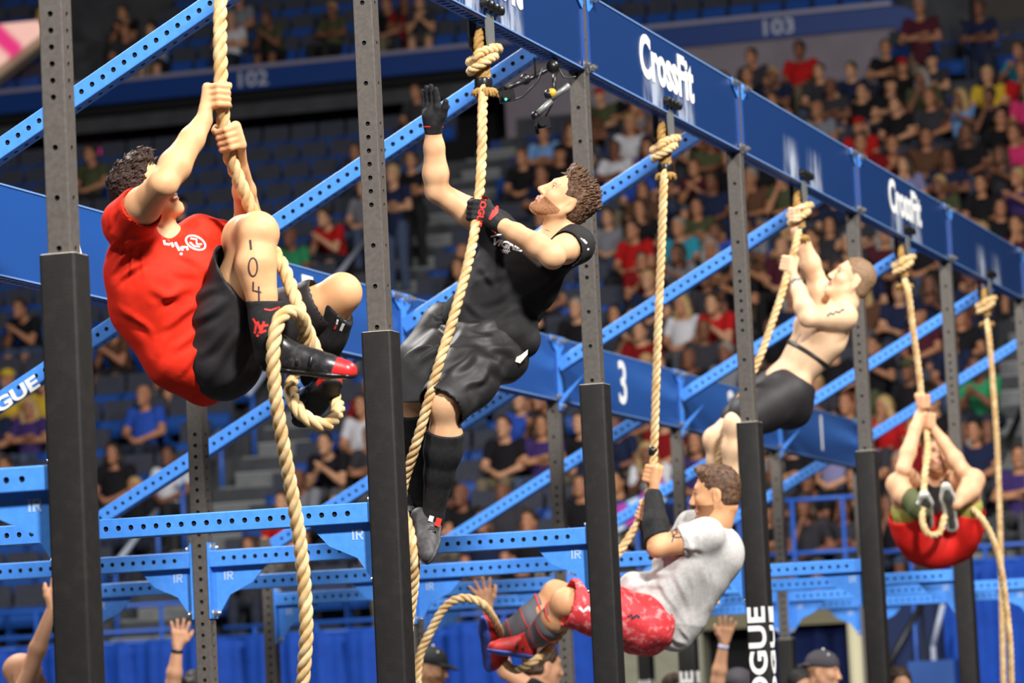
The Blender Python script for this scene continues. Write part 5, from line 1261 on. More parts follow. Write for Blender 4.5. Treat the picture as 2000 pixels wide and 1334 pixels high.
def fig_grey():
    D0 = 18.85; k = .1
    org = J(1270, 1200, D0); o = person('man in grey t-shirt and red shorts leaning back on his rope', org)
    shN, shF = J(1378, 1046, D0-.14), J(1352, 1030, D0+.2); elN, wrN = J(1284, 1070, D0-.2), J(1276, 966, D0-.06)
    elF, wrF = J(1298, 1092, D0+.18), J(1262, 1020, D0+.03)
    pel, che = J(1268, 1212, D0), J(1368, 1058, D0+.02)
    hipN, hipF = J(1262, 1216, D0-.1), J(1258, 1208, D0+.12); knN, anN = J(1104, 1176, D0-.2), J(1030, 1258, D0+.06)
    knF, anF = J(1085, 1160, D0+.1), J(982, 1243, D0+.12)
    S_ = Solid(); hc = J(1397, 965, D0); hf, hu = dv(-.97, -.1, -.12), dv(-.08, .99, 0)
    p, R = head(S_, hc, hf, hu, 1.06, 1.0)
    S_.chain([p(-.04, -.06), J(1400, 1020, D0)], [.062, .068], .03); S_.cone(J(1400, 1020, D0), che, .066, .08, .04)
    torso(S_, pel, che, shF, shN, dv(-.8, .5, .1))
    arm(S_, shN, elN, wrN, 1.1); arm(S_, shF, elF, wrF, 1.05)
    leg(S_, hipN, knN, anN, 1.04, calf=dv(.3, -.9)); leg(S_, hipF, knF, anF, 1.0, calf=dv(.3, -.9))
    grip(S_, wrN, J(1273, 926, D0-.02), J(1284, 880, D0)-J(1268, 950, D0), dv(.6, 0, .8), dv(-1, 0, .3), g=1.1, fr=.0098)
    grip(S_, wrF, J(1256, 1000, D0+.03), J(1262, 985, D0)-J(1244, 1030, D0), dv(.8, 0, -.3), dv(-.1, 0, 1), g=1.08)
    b = body_obj(S_, .006, SK3, o, org, (p, R[0]), paint_face(p, R, 1.06, True, True))
    hair(p, R, hf, hu, 1.06, M_HAIRB, o, org, .010, .002, .05, .0006, 4, .006, low=-.06, quiff=.006, tuft=500, tlen=.016, comb=(.6, .4))
    eb = MB()
    for s in (-1, 1): eb.tube([p(.083, .032, s*.014), p(.085, .036, s*.03), p(.07, .034, s*.047)], [.004, .0055, .003], 6)
    link('eyebrow', eb.mesh('eyebrow', M_HAIRB, True), o, tuple(-org))
    G = Solid(); torso(G, pel+(che-pel)*.02, che, shF, shN, dv(-.8, .5, .1), .024)
    G.cone(shN, shN+(elN-shN)*.42, .086, .078, .03); e = nrm(elN-shN); G.cone(shN+e*.1, shN+e*.18, .062, .072, .006, sub=True)
    G.cone(shF, shF+(elF-shF)*.4, .08, .07, .03)
    G.ell(J(1405, 1080, D0), V(.12, .13, .14), None, .06); G.chain([J(1372, 1130, D0), J(1330, 1215, D0), J(1325, 1245, D0)], [.125, .1, .06], .06); G.cone(J(1240, 1150, D0), J(1310, 1235, D0), .085, .075, .05)
    G.ell(J(1398, 1003, D0-.01), V(.07, .07, .05), np.array([cr, tc, cu]), .01, True)
    garment('t_shirt', G, .0065, M_GREYT, o, org, pfolds([(1222, 1108, 1300, 1092, 6, .012), (1212, 1130, 1312, 1118, 6, .012), (1225, 1150, 1300, 1140, 6, .010), (1250, 1155, 1325, 1215, 7, .012), (1285, 1120, 1340, 1228, 7, .012), (1318, 1108, 1355, 1222, 7, .010), (1345, 1115, 1368, 1210, 6, .008), (1370, 1110, 1390, 1190, 6, .006), (1232, 1140, 1318, 1240, 7, .012), (1318, 1070, 1375, 1075, 6, .010), (1340, 1050, 1360, 1090, 5, .008), (1365, 1040, 1372, 1080, 5, .006), (1300, 1090, 1330, 1080, 5, .008), (1310, 1240, 1340, 1262, 5, .010), (1330, 1220, 1345, 1258, 5, .008), (1400, 1120, 1380, 1200, 8, .006)], folds(.004, 34, [dv(1, -.35), dv(.9, .45), dv(1, .05)], 31)), 'heather grey t-shirt')
    G = Solid(); G.ell(pel, V(.15, .15, .13), None, .05)
    t = nrm(knN-hipN); G.chain([hipN, hipN+t*.2, hipN+t*.365], [.135, .125, .118], .05); G.cone(hipN+t*.34, hipN+t*.5, .1, .115, .008, sub=True)
    t2 = nrm(knF-hipF); G.chain([hipF, hipF+t2*.2, hipF+t2*.36], [.12, .11, .1], .05); G.cone(hipF+t2*.34, hipF+t2*.5, .085, .1, .008, sub=True)
    G.ell(J(1255, 1245, D0), V(.13, .13, .09), None, .05)
    sh = garment('shorts', G, .0065, M_SHRED, o, org, folds(.005, 40, [t, dv(1, 1)], 2), 'red printed shorts with white lining')
    me = stroke_mesh([[(-.03, .0), (-.012, .012), (-.008, -.01), (.012, .008), (.028, -.004)]], .014, M_INK); stick(me, [sh], org, J(1235, 1198, D0), dv(1, 0), cu, fw, o, 'print')
    me = stroke_mesh([[(-.03, .01), (-.012, -.01), (.012, .01), (.028, -.008)]], .013, M_WHITE); stick(me, [sh], org, J(1142, 1182, D0), dv(1, 0), cu, fw, o, 'print')
    # sleeves on the forearms and shins
    for (a, b2, w) in ((elN, wrN, 1.0), (elF, wrF, .95)):
        G = Solid(); G.chain([a+(b2-a)*.16, a+(b2-a)*.45, a+(b2-a)*.96], [.062*w, .061*w, .044*w], .02); G.half(a+(b2-a)*.16, a-b2+dv(.6, 0)*.1, .12); garment('arm_sleeve', G, .006, M_KNIT, o, org, None, 'black forearm sleeve')
    for kn_, an_ in ((knN, anN), (knF, anF)):
        t = nrm(an_-kn_); G = Solid(); bk = dv(.3, -.9); G.chain([kn_+t*.09+bk*.008, kn_+t*.17+bk*.018, kn_+t*.28+bk*.008, an_-t*.02], [.066, .069, .056, .046], .02)
        sv = garment('shin_sleeve', G, .006, M_SLV, o, org, None, 'grey shin sleeve with red bands')
        for q in (.095, .19, .28):
            mbb = MB(); u = nrm(np.cross(t, fw)); w2 = np.cross(t, u); r_ = {.095: .068, .19: .0705, .28: .058}[q]; c = kn_+t*q+bk*(.008 if q < .1 else .017 if q < .2 else .008)
            mbb.tube([c+r_*(math.cos(a)*u+math.sin(a)*w2)+t*.02*math.cos(a) for a in np.linspace(0, 2*math.pi, 25)[:-1]], .0045, 5, closed=True); link('red_band', mbb.mesh('red_band', M_REDP, True), sv, tuple(-org))
    shoe(J(1040, 1288, D0+.06), J(956, 1276, D0-.16), dv(-.05, .95, .1), mats=M_SHRED_, parent=o, origin=org, sole_m=M_SOLEB, h=.006, label='red shoe with blue sole')
    shoe(J(948, 1312, D0+.14), J(938, 1208, D0+.0), dv(.85, .1, -.5), mats=M_SHRED_, parent=o, origin=org, sole_m=M_SOLEB, h=.006, label='red shoe with blue sole')
    me = stroke_mesh([[(-.03, -.03), (-.02, .0), (-.03, .02), (-.012, .03), (-.004, .012), (-.03, -.004), (-.006, -.008), (.014, -.006), (.02, .02), (.026, -.004)]], .006, M_INK); stick(me, [b], org, J(1324, 1046, D0-.2), cr, cu, fw, o, 'tattoo')
    return o

def fig_bare():
    D0 = 21.65
    org = J(1530, 760, D0); o = person('shirtless man with black chest strap climbing beside the fourth upright', org)
    shN, shF = J(1648, 618, D0-.12), J(1606, 588, D0+.16); elN, wrN = J(1578, 622, D0-.2), J(1552, 546, D0-.06)
    elF, wrF = J(1588, 520, D0+.2), J(1556, 450, D0+.06)
    elF = J(1592, 540, D0+.14); 
    pel, che = J(1535, 752, D0), J(1622, 628, D0+.02)
    hipN, hipF = J(1538, 772, D0-.1), J(1512, 760, D0+.1); knN, anN = J(1436, 828, D0-.28), J(1424, 985, D0-.2)
    knF, anF = J(1396, 858, D0+.0), J(1420, 1000, D0+.1)
    S_ = Solid(); hc = J(1662, 548, D0); hf, hu = dv(-.86, .46, .12), dv(.47, .88, 0)
    p, R = head(S_, hc, hf, hu, 1.06, 1.0)
    S_.chain([p(-.03, -.06), J(1650, 592, D0)], [.06, .066], .03); S_.cone(J(1652, 590, D0), che, .064, .085, .04)
    q, RT = torso(S_, pel, che, shF, shN, dv(-.75, .35, .5))
    S_.ell(q(.8, .085, .07), V(.075, .05, .07), RT, .03); S_.ell(q(.8, .085, -.07), V(.075, .05, .07), RT, .03)
    S_.cone(q(.15, .105), q(.6, .112), .004, .004, .02, sub=True)
    arm(S_, shN, elN, wrN, 1.16); arm(S_, shF, elF, wrF, 1.2)
    S_.ell(shN+(elN-shN)*.1, V(.075, .075, .075), None, .03)
    leg(S_, hipN, knN, anN, 1.0); leg(S_, hipF, knF, anF, 1.0)
    grip(S_, wrN, J(1540, 516, D0-.02), J(1552, 470, D0)-J(1532, 560, D0), dv(.4, 0, .9), dv(-1, 0, .3), g=1.1, fr=.01)
    grip(S_, wrF, J(1557, 420, D0+.02), cu, dv(.2, 0, -1), dv(-1, 0, 0), g=1.1, fr=.01)
    b = body_obj(S_, .007, SK4, o, org, (p, R[0]), paint_face(p, R, 1.06, False, True))
    hair(p, R, hf, hu, 1.06, M_HAIRL, o, org, .006, .001, .05, .0005, 4, .006, low=-.06, tuft=300, tlen=.012, comb=(.6, .3))
    eb = MB()
    for s in (-1, 1): eb.tube([p(.083, .032, s*.014), p(.085, .036, s*.03), p(.07, .034, s*.047)], [.004, .0055, .003], 6)
    link('eyebrow', eb.mesh('eyebrow', M_HAIRL, True), o, tuple(-org))
    G = Solid(); G.ell(pel+dv(.1, -.25)*.03, V(.15, .15, .12), None, .05)
    t = nrm(knN-hipN); G.chain([hipN, hipN+t*.16, hipN+t*.28], [.135, .128, .12], .05); t2 = nrm(knF-hipF); G.chain([hipF, hipF+t2*.16, hipF+t2*.27], [.118, .11, .1], .05)
    G.ell(J(1540, 805, D0-.05), V(.13, .12, .1), None, .05); G.half(pel+(che-pel)*.16, che-pel, .3)
    garment('shorts', G, .007, MATS['black_shorts'], o, org, folds(.006, 38, [t, dv(1, .3)], 12), 'black shorts')
    # chest strap: a band round the ribs
    ax = nrm(che-pel); mb = MB(); c = q(.48); bv = bvh_of(b); 
    bpy.context.view_layer.update(); bv = bvh_of(b); ring = []
    for a in np.linspace(0, 2*math.pi, 41)[:-1]:
        dd = math.cos(a)*RT[0]+math.sin(a)*RT[1]; hit = bv.ray_cast(Vector(c+dd*.35), Vector(-dd), .4); ring.append(np.array(hit[0])+dd*.002 if hit[0] else c+dd*.13)
    vs = []; 
    for pt in ring: vs += [pt+ax*.012, pt-ax*.012, pt-ax*.01+nrm(pt-c)*.005, pt+ax*.01+nrm(pt-c)*.005]
    n_ = len(ring); mb.add(vs, [(4*i+j, 4*((i+1) % n_)+j, 4*((i+1) % n_)+(j+1) % 4, 4*i+(j+1) % 4) for i in range(n_) for j in range(4)])
    link('chest_strap', mb.mesh('chest_strap', M_STRAP, True), o, tuple(-org))
    mb = MB(); f_ = nrm(wrN-elN); u = nrm(np.cross(f_, fw)); w2 = np.cross(f_, u); c = wrN-f_*.02
    mb.tube([c+.036*(math.cos(a)*u+math.sin(a)*w2) for a in np.linspace(0, 2*math.pi, 21)[:-1]], .008, 6, closed=True); mb.obox(c+tc*.038, f_*.018, u*.02, tc*.005)
    link('wristwatch', mb.mesh('wristwatch', M_GREYST, True), o, tuple(-org))
    me = stroke_mesh([[(-.05, -.006), (-.03, .008), (-.015, -.004), (0, .01), (.02, .0), (.035, .012), (.05, .008)]], .011, M_INK); stick(me, [b], org, J(1632, 612, D0-.2), dv(.97, .2), cu, fw, o, 'tattoo')
    shoe(J(1420, 1000, D0-.14), J(1395, 1060, D0-.3), dv(-.6, .5, .5), mats=M_SHBLK, parent=o, origin=org, h=.008); shoe(J(1425, 1012, D0+.14), J(1392, 1050, D0), dv(-.6, .6, .3), mats=M_SHBLK, parent=o, origin=org, h=.008)
    return o

def fig_far():
    D0 = 24.45
    org = J(1828, 1030, D0); o = person('man in red shorts with knees drawn up on the farthest occupied rope', org)
    shL_, shR_ = J(1782, 945, D0+.02), J(1866, 945, D0+.02); elL, wrL = J(1764, 916, D0-.22), J(1797, 806, D0-.06)
    elR, wrR = J(1882, 920, D0-.2), J(1824, 838, D0-.06)
    pel, che = J(1832, 1056, D0+.12), J(1826, 962, D0+.14)
    hA, hB = J(1798, 1062, D0+.02), J(1868, 1058, D0+.02); kA, aA = J(1752, 946, D0-.2), J(1800, 998, D0-.32)
    kB, aB = J(1902, 938, D0-.2), J(1868, 985, D0-.32)
    S_ = Solid(); hc = J(1830, 896, D0+.06); hf, hu = dv(.0, .45, .9), dv(-.02, .9, -.45)
    p, R = head(S_, hc, hf, hu, 1.06)
    S_.cone(p(-.03, -.06), che, .062, .07, .04)
    torso(S_, pel, che, shL_, shR_, dv(0, .2, 1))
    arm(S_, shL_, elL, wrL, 1.05); arm(S_, shR_, elR, wrR, 1.05); leg(S_, hA, kA, aA, 1.05, calf=dv(-.2, -1)); leg(S_, hB, kB, aB, 1.05, calf=dv(.2, -1))
    grip(S_, wrL, J(1801, 784, D0-.05), cu, dv(-.3, 0, .9), dv(1, 0, .2), g=1.12, fr=.0105); grip(S_, wrR, J(1812, 822, D0-.05), cu, dv(.4, 0, .9), dv(-1, 0, .2), g=1.12, fr=.0105)
    b = body_obj(S_, .008, SK5, o, org, (p, R[0]), paint_face(p, R, 1.06, True, True))
    hair(p, R, hf, hu, 1.06, M_HAIRL, o, org, .006, .003, .05, .002, 6, .008)
    G = Solid(); torso(G, pel+(che-pel)*.1, che, shL_, shR_, dv(0, .2, 1), .014); G.cone(shL_, shL_+(elL-shL_)*.12, .075, .07, .03); G.cone(shR_, shR_+(elR-shR_)*.12, .075, .07, .03)
    gs = garment('sleeveless_top', G, .008, M_BLK, o, org, None, 'black sleeveless top')
    me = stroke_mesh([[(-.07, .0), (-.02, -.012), (.02, .004), (.07, .018)], [(.04, .03), (.06, .03)]], .02, M_WHITE); stick(me, [gs], org, J(1838, 942, D0-.1), cr, cu, fw, o, 'print')
    G = Solid(); G.ell(J(1832, 1060, D0+.06), V(.2, .15, .15), np.array([cr, tc, cu]), .05)
    for h_, k_ in ((hA, kA), (hB, kB)):
        t = nrm(k_-h_); G.chain([h_, h_+t*.14, h_+t*.22], [.13, .135, .128], .05); G.cone(h_+t*.19, h_+t*.4, .112, .13, .01, sub=True)
    G.chain([J(1790, 1050, D0-.05), J(1832, 1072, D0-.04), J(1876, 1046, D0-.05)], [.1, .11, .1], .06)
    garment('shorts', G, .008, M_SHRED2, o, org, folds(.006, 30, [dv(1, .3), dv(.3, 1)], 3), 'bright red shorts')
    for h_, k_ in ((hA, kA), (hB, kB)):
        t = nrm(k_-h_); G = Solid(); G.chain([h_+t*.12, h_+t*.26], [.112, .102], .02); garment('shorts_lining', G, .008, M_LINE, o, org, None, 'yellow-green lining')
    t = nrm(aA-kA); G = Solid(); G.chain([kA+t*.13, kA+t*.22, aA], [.069, .069, .055], .02); garment('shin_sleeve', G, .008, M_OLIVE, o, org, None, 'olive shin sleeve')
    mb = MB(); mb.sphere(kA+t*.2+tc*.062+cu*.02, .016, 8); link('sleeve_logo', mb.mesh('sleeve_logo', M_WHITE, True), o, tuple(-org))
    shoe(J(1814, 1036, D0-.2), J(1806, 968, D0-.44), dv(-.1, .6, -.7)*1, mats=M_SHWH, parent=o, origin=org, h=.008, sole_m=mat('pale_shoe_sole', '#bfbbb2', .7), tread=mat('worn_dark_tread', '#45433f', .8), label='pale shoe seen from below')
    shoe(J(1862, 1042, D0-.24), J(1848, 948, D0-.42), dv(-.05, .4, -.85), mats=M_SHWH, parent=o, origin=org, h=.008, sole_m=MATS['pale_shoe_sole'], tread=MATS['worn_dark_tread'], label='pale shoe seen from below')
    return o
# ------------------------------------------------------------------ climbing ropes
def rope_top(o, n, org):
    """knot, splice, tape and frayed collar under the beam"""
    yb = (n+.5)*S; top = V(0, yb, ZB-.075); sub = lambda p: tuple(np.asarray(p)-org)
    def lk(nm, me): return link(nm, me, o)
    # loop over the pin and the big half-hitch knot
    lp = [top+V(0, -.02, -.1), top+V(0, -.045, -.05), top+V(0, -.03, -.0), top+V(0, .0, .025), top+V(0, .03, .0), top+V(0, .045, -.05), top+V(0, .02, -.1)]
    lk('loop', rope_mesh([p-org for p in lp], .022, .09, 'loop', m=M_ROPE2))
    kc = top+V(0, 0, -.07)
    ring = [kc+V(.02*math.sin(2*a), .066*math.cos(a), .028*math.sin(a+.5)) + V(.05*math.sin(a), 0, 0) for a in np.linspace(0, 2*math.pi, 15)]
    lk('knot', rope_mesh([p-org for p in ring], .021, .08, 'knot', spline=True))
    ring = [kc+V(.05*math.sin(a+1), .058*math.cos(a+1), -.035+.03*math.cos(a)) for a in np.linspace(0, 5.2, 13)]
    lk('knot', rope_mesh([p-org for p in ring], .02, .08, 'knot'))
    lk('splice', rope_mesh([top+V(0, 0, -.07)-org, top+V(0, .002, -.13)-org, top+V(0, 0, -.2)-org], .031, .16, 'splice', m=M_ROPE2, strands=5))
    mb = MB(); z0 = top+V(0, 0, -.165)-org
    mb.tube([z0+V(0, 0, -.045*i/6) for i in range(7)], [.034, .037, .036, .038, .036, .037, .033], 14); lk('tape', mb.mesh('tape', M_TAPE, True))
    rs = np.random.default_rng(n+5); mb = MB(); z1 = top+V(0, 0, -.21)-org
    for i in range(70):
        a = rs.uniform(0, 6.28); r0 = rs.uniform(.012, .03); l = rs.uniform(.018, .032); d = V(math.cos(a), math.sin(a), 0)
        mb.tube([z1+d*r0, z1+d*(r0+l*.6)+V(0, 0, -.008), z1+d*(r0+l)+V(0, 0, -.026+rs.uniform(-.012, .012))], [.008, .0085, .004], 4)
    f = lk('frayed_end', mb.mesh('frayed_end', M_ROPE2, True)); f['kind'] = 'stuff'; f['label'] = 'frayed rope collar'
    return top+V(0, 0, -.17)
def climbing_rope(n, pts, label, black=None, rad=.0205):
    org = V(0, (n+.5)*S, ZB-.05); o = empty('climbing_rope', tuple(org)); tag(o, label, 'rope', 'climbing ropes')
    st = rope_top(o, n, org)
    P = [st]+[np.asarray(p) for p in pts]
    link('rope', rope_mesh([p-org for p in P], rad, rad*5.6), o)
    if black:
        mb = MB(); a = nrm(black[1]-black[0]); mb.tube([black[0]-org, black[1]-org], .0215, 10); link('tape_mark', mb.mesh('tape_mark', M_TAPE, True), o)
    return o
M_TAPEG = None
fig_red(); fig_black(); fig_grey(); fig_bare(); fig_far()
D1, D2, D3, D4, D5, D6 = 13.2, 16.0, 18.85, 21.65, 24.45, 27.25
climbing_rope(0, [J(432, -60, 13.15), J(430, 60, 13.05), J(431, 130, 13.02), J(433, 195, 13.0), J(438, 250, 13.02), J(447, 300, 13.04), J(470, 360, 13.08), J(492, 410, 13.12), J(522, 470, 13.16), J(552, 520, 13.12), J(575, 580, 13.08), J(598, 640, 13.06), J(622, 700, 13.1),
    J(650, 770, 13.18), J(660, 802, 13.1), J(636, 830, 13.0), J(596, 814, 12.97), J(570, 774, 13.02), J(574, 730, 13.12), J(592, 685, 13.04), J(594, 632, 12.96), J(570, 610, 12.88), J(546, 624, 12.83), J(534, 680, 12.81), J(537, 760, 12.82), J(550, 850, 12.85), J(566, 940, 12.9), J(583, 1040, 12.93), J(594, 1140, 12.95), J(598, 1240, 12.96), J(590, 1360, 13.0), J(588, 1500, 13.0), J(588, 1600, 13.0)],
    'thick manila climbing rope wrapped round the feet of the man in red', rad=.0235)
climbing_rope(1, [J(942, 240, 15.98), J(941, 300, 15.95), J(938, 360, 15.9), J(932, 410, 15.85), J(924, 470, 15.76), J(905, 550, 15.66), J(880, 640, 15.6), J(858, 710, 15.56), J(835, 790, 15.58), J(812, 870, 15.62), J(790, 940, 15.7), J(785, 990, 15.72), J(799, 1030, 15.7), J(810, 1090, 15.66), J(808, 1150, 15.7), J(798, 1230, 15.75), J(796, 1300, 15.78), J(800, 1420, 15.8)],
    'manila climbing rope held by the man in the black t-shirt')
climbing_rope(2, [J(1296, 370, 18.84), J(1292, 480, 18.83), J(1286, 620, 18.82), J(1281, 760, 18.82), J(1278, 860, 18.83), J(1274, 925, 18.83), J(1264, 975, 18.86), J(1254, 1005, 18.88), J(1238, 1035, 18.88), J(1215, 1070, 18.86), J(1180, 1120, 18.86), J(1150, 1170, 18.95), J(1105, 1225, 19.06), J(1070, 1268, 18.95), J(1045, 1290, 18.82), J(1010, 1308, 18.88), J(985, 1290, 19.0), J(982, 1255, 18.98), J(970, 1220, 18.84), J(942, 1180, 18.72), J(905, 1168, 18.72), J(870, 1185, 18.74), J(840, 1235, 18.78), J(818, 1290, 18.82), J(815, 1380, 18.85), J(818, 1480, 18.85)],
    'manila climbing rope of the man in the grey t-shirt, looped at left', (J(1276.5, 872, 18.83), J(1275.5, 890, 18.83)))
climbing_rope(3, [J(1556, 470, 21.62), J(1548, 500, 21.6), J(1540, 525, 21.6), J(1528, 570, 21.55), J(1508, 630, 21.5), J(1485, 695, 21.45), J(1455, 760, 21.44), J(1430, 810, 21.46), J(1412, 870, 21.5), J(1402, 920, 21.55), J(1400, 980, 21.6), J(1400, 1080, 21.6), J(1398, 1180, 21.6)],
    'manila climbing rope of the shirtless man')
climbing_rope(4, [J(1774, 570, 24.4), J(1784, 650, 24.4), J(1794, 720, 24.4), J(1801, 785, 24.4), J(1808, 830, 24.4), J(1812, 880, 24.26), J(1806, 930, 24.16), J(1803, 980, 24.1), J(1802, 1020, 24.06), J(1815, 1044, 24.05), J(1835, 1040, 24.1), J(1845, 1010, 24.14), J(1860, 985, 24.3), J(1885, 985, 24.3), J(1912, 1006, 24.2), J(1938, 1050, 24.2), J(1955, 1110, 24.22), J(1965, 1180, 24.25), J(1972, 1250, 24.25), J(1975, 1330, 24.3), J(1976, 1420, 24.3)],
    'manila climbing rope wrapped by the man with drawn-up knees')
climbing_rope(5, [J(1932, 660, 27.2), J(1940, 760, 27.2), J(1947, 860, 27.2), J(1951, 960, 27.2), J(1954, 1060, 27.2), J(1956, 1160, 27.2), J(1959, 1300, 27.2), J(1961, 1420, 27.2)], 'manila climbing rope hanging free at far right')
M_CAPB = mat('black_cap', '#1d1e20', .8); M_CAPG = mat('dark_grey_cap', '#3d3a40', .8)
def arm_person(px, py, d, elx, ely, hx, hy, shirt, hk, hairc, facing, label, band=None, thumb=1, palm=1, capm=None, hd_up=(0, 0, 1), skin=None, splay=.35):
    """standing person with one arm up: pixel of the head, the elbow and the hand's middle"""
    hc = at(px, py, d); sc = 1.0; skin = skin or SKN[2]
    base = V(hc[0], hc[1], FLOOR); up = hc[2]-FLOOR; k = up/1.68
    el = at(elx, ely, d-.12); hm = at(hx, hy, d-.16); wr = hm+nrm(el-hm)*.085
    f = nrm(facing); side = np.cross(V(0, 0, 1), f)
    shc = base+V(0, 0, 1.44*k); sA = shc+side*.19; sB = shc-side*.19
    if np.linalg.norm(el-sA) > np.linalg.norm(el-sB): sA, sB = sB, sA
    pel = base+V(0, 0, .95*k); org = base
    o = empty('person', tuple(base)); tag(o, label, 'person', 'judges on the floor')
    S_ = Solid(); p, R = head(S_, hc, f, V(*hd_up), 1.04); S_.cone(p(-.03, -.06), shc, .058, .065, .03)
    S_.chain([sA+(el-sA)*.3, el], [.052, .043], .02); S_.chain([el, el+(wr-el)*.3, wr], [.044, .046, .029], .02)
    th = cr*thumb; open_hand(S_, wr, hm-wr, tc*palm, th, 1.08, splay, .05)
    eB = sB+V(0, 0, -.28)+f*.02; wB = eB+V(0, 0, -.2)+f*.14; S_.chain([sB, eB, wB], [.05, .043, .029], .02); S_.cone(wB, wB+V(0, 0, -.1), .033, .025, .015)
    torso(S_, pel, shc, sA, sB, f, 0)
    for s in (-1, 1):
        S_.chain([pel+side*.1*s, pel+side*.11*s-V(0, 0, .42*k), base+side*.12*s+V(0, 0, .09)], [.095, .062, .04], .03)
    me = S_.mesh(.008, 'body', org); me.materials.append(skin); b = link('body', me, o)
    G = Solid(); torso(G, pel+V(0, 0, .02), shc, sA, sB, f, .016); G.cone(sA, sA+(el-sA)*.5, .072, .062, .03); G.cone(sB, sB+(eB-sB)*.5, .072, .064, .03); garment('t_shirt', G, .012, SHM[shirt], o, org)
    G = Solid()
    for s in (-1, 1): G.chain([pel+side*.1*s, pel+side*.11*s-V(0, 0, .42*k), base+side*.12*s+V(0, 0, .1)], [.11, .08, .06], .04)
    garment('trousers', G, .014, PNT[1], o, org)
    for s in (-1, 1):
        a = base+side*.12*s; G = Solid(); G.cone(a+V(0, 0, .045)-f*.06, a+V(0, 0, .035)+f*.16, .045, .04, .02); garment('shoe', G, .014, M_SHOE, o, org)
    if band:
        mb = MB(); d_ = nrm(el-wr); u = nrm(np.cross(d_, fw)); w2 = np.cross(d_, u); c = wr+d_*.02
        mb.tube([c+d_*.012*j for j in (-1, 1)], .034, 14); link('wristband', mb.mesh('wristband', band, True), o, tuple(-org))
    if hk == 'short': hair(p, R, f, V(*hd_up), 1.04, HRM[hairc], o, org, .012, .008, .055, .002, 2, .008)
    if hk == 'cap':
        S2 = Solid(); S2.ell(p(-.012, .05), 1.04*V(.108, .09, .085), R, .02); S2.half(p(-.02, .035), -R[2], .3, .01); S2.ell(p(.105, .04), 1.04*V(.07, .07, .012), R, .015); garment('cap', S2, .006, capm or M_CAPB, o, org)
    return o
arm_person(48, 1322, 21.0, 62, 1300, 112, 1160, 'white', 'bald', 'brown', dv(.9, .1, .3), 'bald man raising one arm behind the nearest upright', thumb=-1)
arm_person(385, 1352, 24.0, 338, 1335, 350, 1238, 'black', 'short', 'black', dv(.2, .05, -1), 'judge raising an open hand with black wristband', band=M_BLACK, thumb=1, palm=1)
arm_person(1062, 1302, 22.5, 988, 1312, 944, 1160, 'black', 'short', 'brown', dv(.85, -.1, -.35), 'judge with glasses raising a spread hand under the loop', thumb=1, palm=1, splay=.55)
arm_person(1440, 1345, 25.5, 1402, 1330, 1418, 1232, 'black', 'cap', 'black', dv(-.5, .1, -.8), 'judge in grey cap raising an arm with pale wristband', band=mat('pale_band', '#b9c4e6', .6), thumb=-1, palm=1, capm=M_CAPG)
def head_person(px, py, d, facing, hk, hairc, shirt, label, back=False, capm=None, glasses=False):
    hc = at(px, py, d); base = V(hc[0], hc[1], FLOOR); k = (hc[2]-FLOOR)/1.68; f = nrm(facing); side = np.cross(V(0, 0, 1), f)
    o = empty('person', tuple(base)); tag(o, label, 'person', 'judges on the floor'); shc = base+V(0, 0, 1.44*k); sA = shc+side*.19; sB = shc-side*.19; pel = base+V(0, 0, .95*k)
    S_ = Solid(); p, R = head(S_, hc, f, V(0, 0, 1), 1.04); S_.cone(p(-.03, -.06), shc, .058, .065, .03); torso(S_, pel, shc, sA, sB, f, 0)
    for s, sh_ in ((1, sA), (-1, sB)):
        e = sh_+V(0, 0, -.28)-f*.02; w = e+V(0, 0, -.2)+f*.14; S_.chain([sh_, e, w], [.05, .043, .029], .02); S_.cone(w, w+V(0, 0, -.1), .033, .025, .015)
        S_.chain([pel+side*.1*s, pel+side*.11*s-V(0, 0, .42*k), base+side*.12*s+V(0, 0, .09)], [.095, .062, .04], .03)
    me = S_.mesh(.008, 'body', base); me.materials.append(SKN[2]); me.materials.append(M_STUB); link('body', me, o)
    if hk == 'beard':
        paint_face(p, R, 1.04, True, False)(me, base); hk = 'cap'
    G = Solid(); torso(G, pel, shc, sA, sB, f, .016); G.cone(sA, sA+V(0, 0, -.16), .072, .064, .03); G.cone(sB, sB+V(0, 0, -.16), .072, .064, .03); garment('t_shirt', G, .012, SHM[shirt], o, base)
    G = Solid()
    for s in (-1, 1): G.chain([pel+side*.1*s, pel+side*.11*s-V(0, 0, .42*k), base+side*.12*s+V(0, 0, .1)], [.11, .08, .06], .04)
    garment('trousers', G, .014, PNT[1], o, base)
    if hk == 'cap':
        sg = -1 if back else 1
        S2 = Solid(); S2.ell(p(-.012, .05), 1.04*V(.11, .091, .088), R, .02); S2.half(p(-.02, .03), -R[2], .3, .01); S2.cone(p(.09*sg, .035, -.035), p(.09*sg, .035, .035), .05, .05, .01, n=R[2], fl=.2); S2.cone(p(.13*sg, .022, -.02), p(.13*sg, .022, .02), .045, .045, .02, n=R[2], fl=.2); garment('cap', S2, .006, capm or M_CAPB, o, base)
        mb = MB(); mb.sphere(p(-.012, .14), .008, 8); mb.sphere(p(.04, .11, .06), .007, 8); link('cap_button', mb.mesh('cap_button', M_WHITE, True), o, tuple(-base))
    elif hk == 'short': hair(p, R, f, V(0, 0, 1), 1.04, HRM[hairc], o, base, .012, .008, .055, .002, 2, .008)
    if glasses:
        mb = MB()
        for s in (-1, 1): mb.tube([p(.1, .01+.018*math.sin(a), .032*s+.024*math.cos(a)) for a in np.linspace(0, 6.28, 13)[:-1]], .003, 5, closed=True); mb.tube([p(.1, .014, .055*s), p(-.01, .012, .085*s)], .003, 5)
        link('glasses', mb.mesh('glasses', M_BLACK, True), o, tuple(-base))
    return o
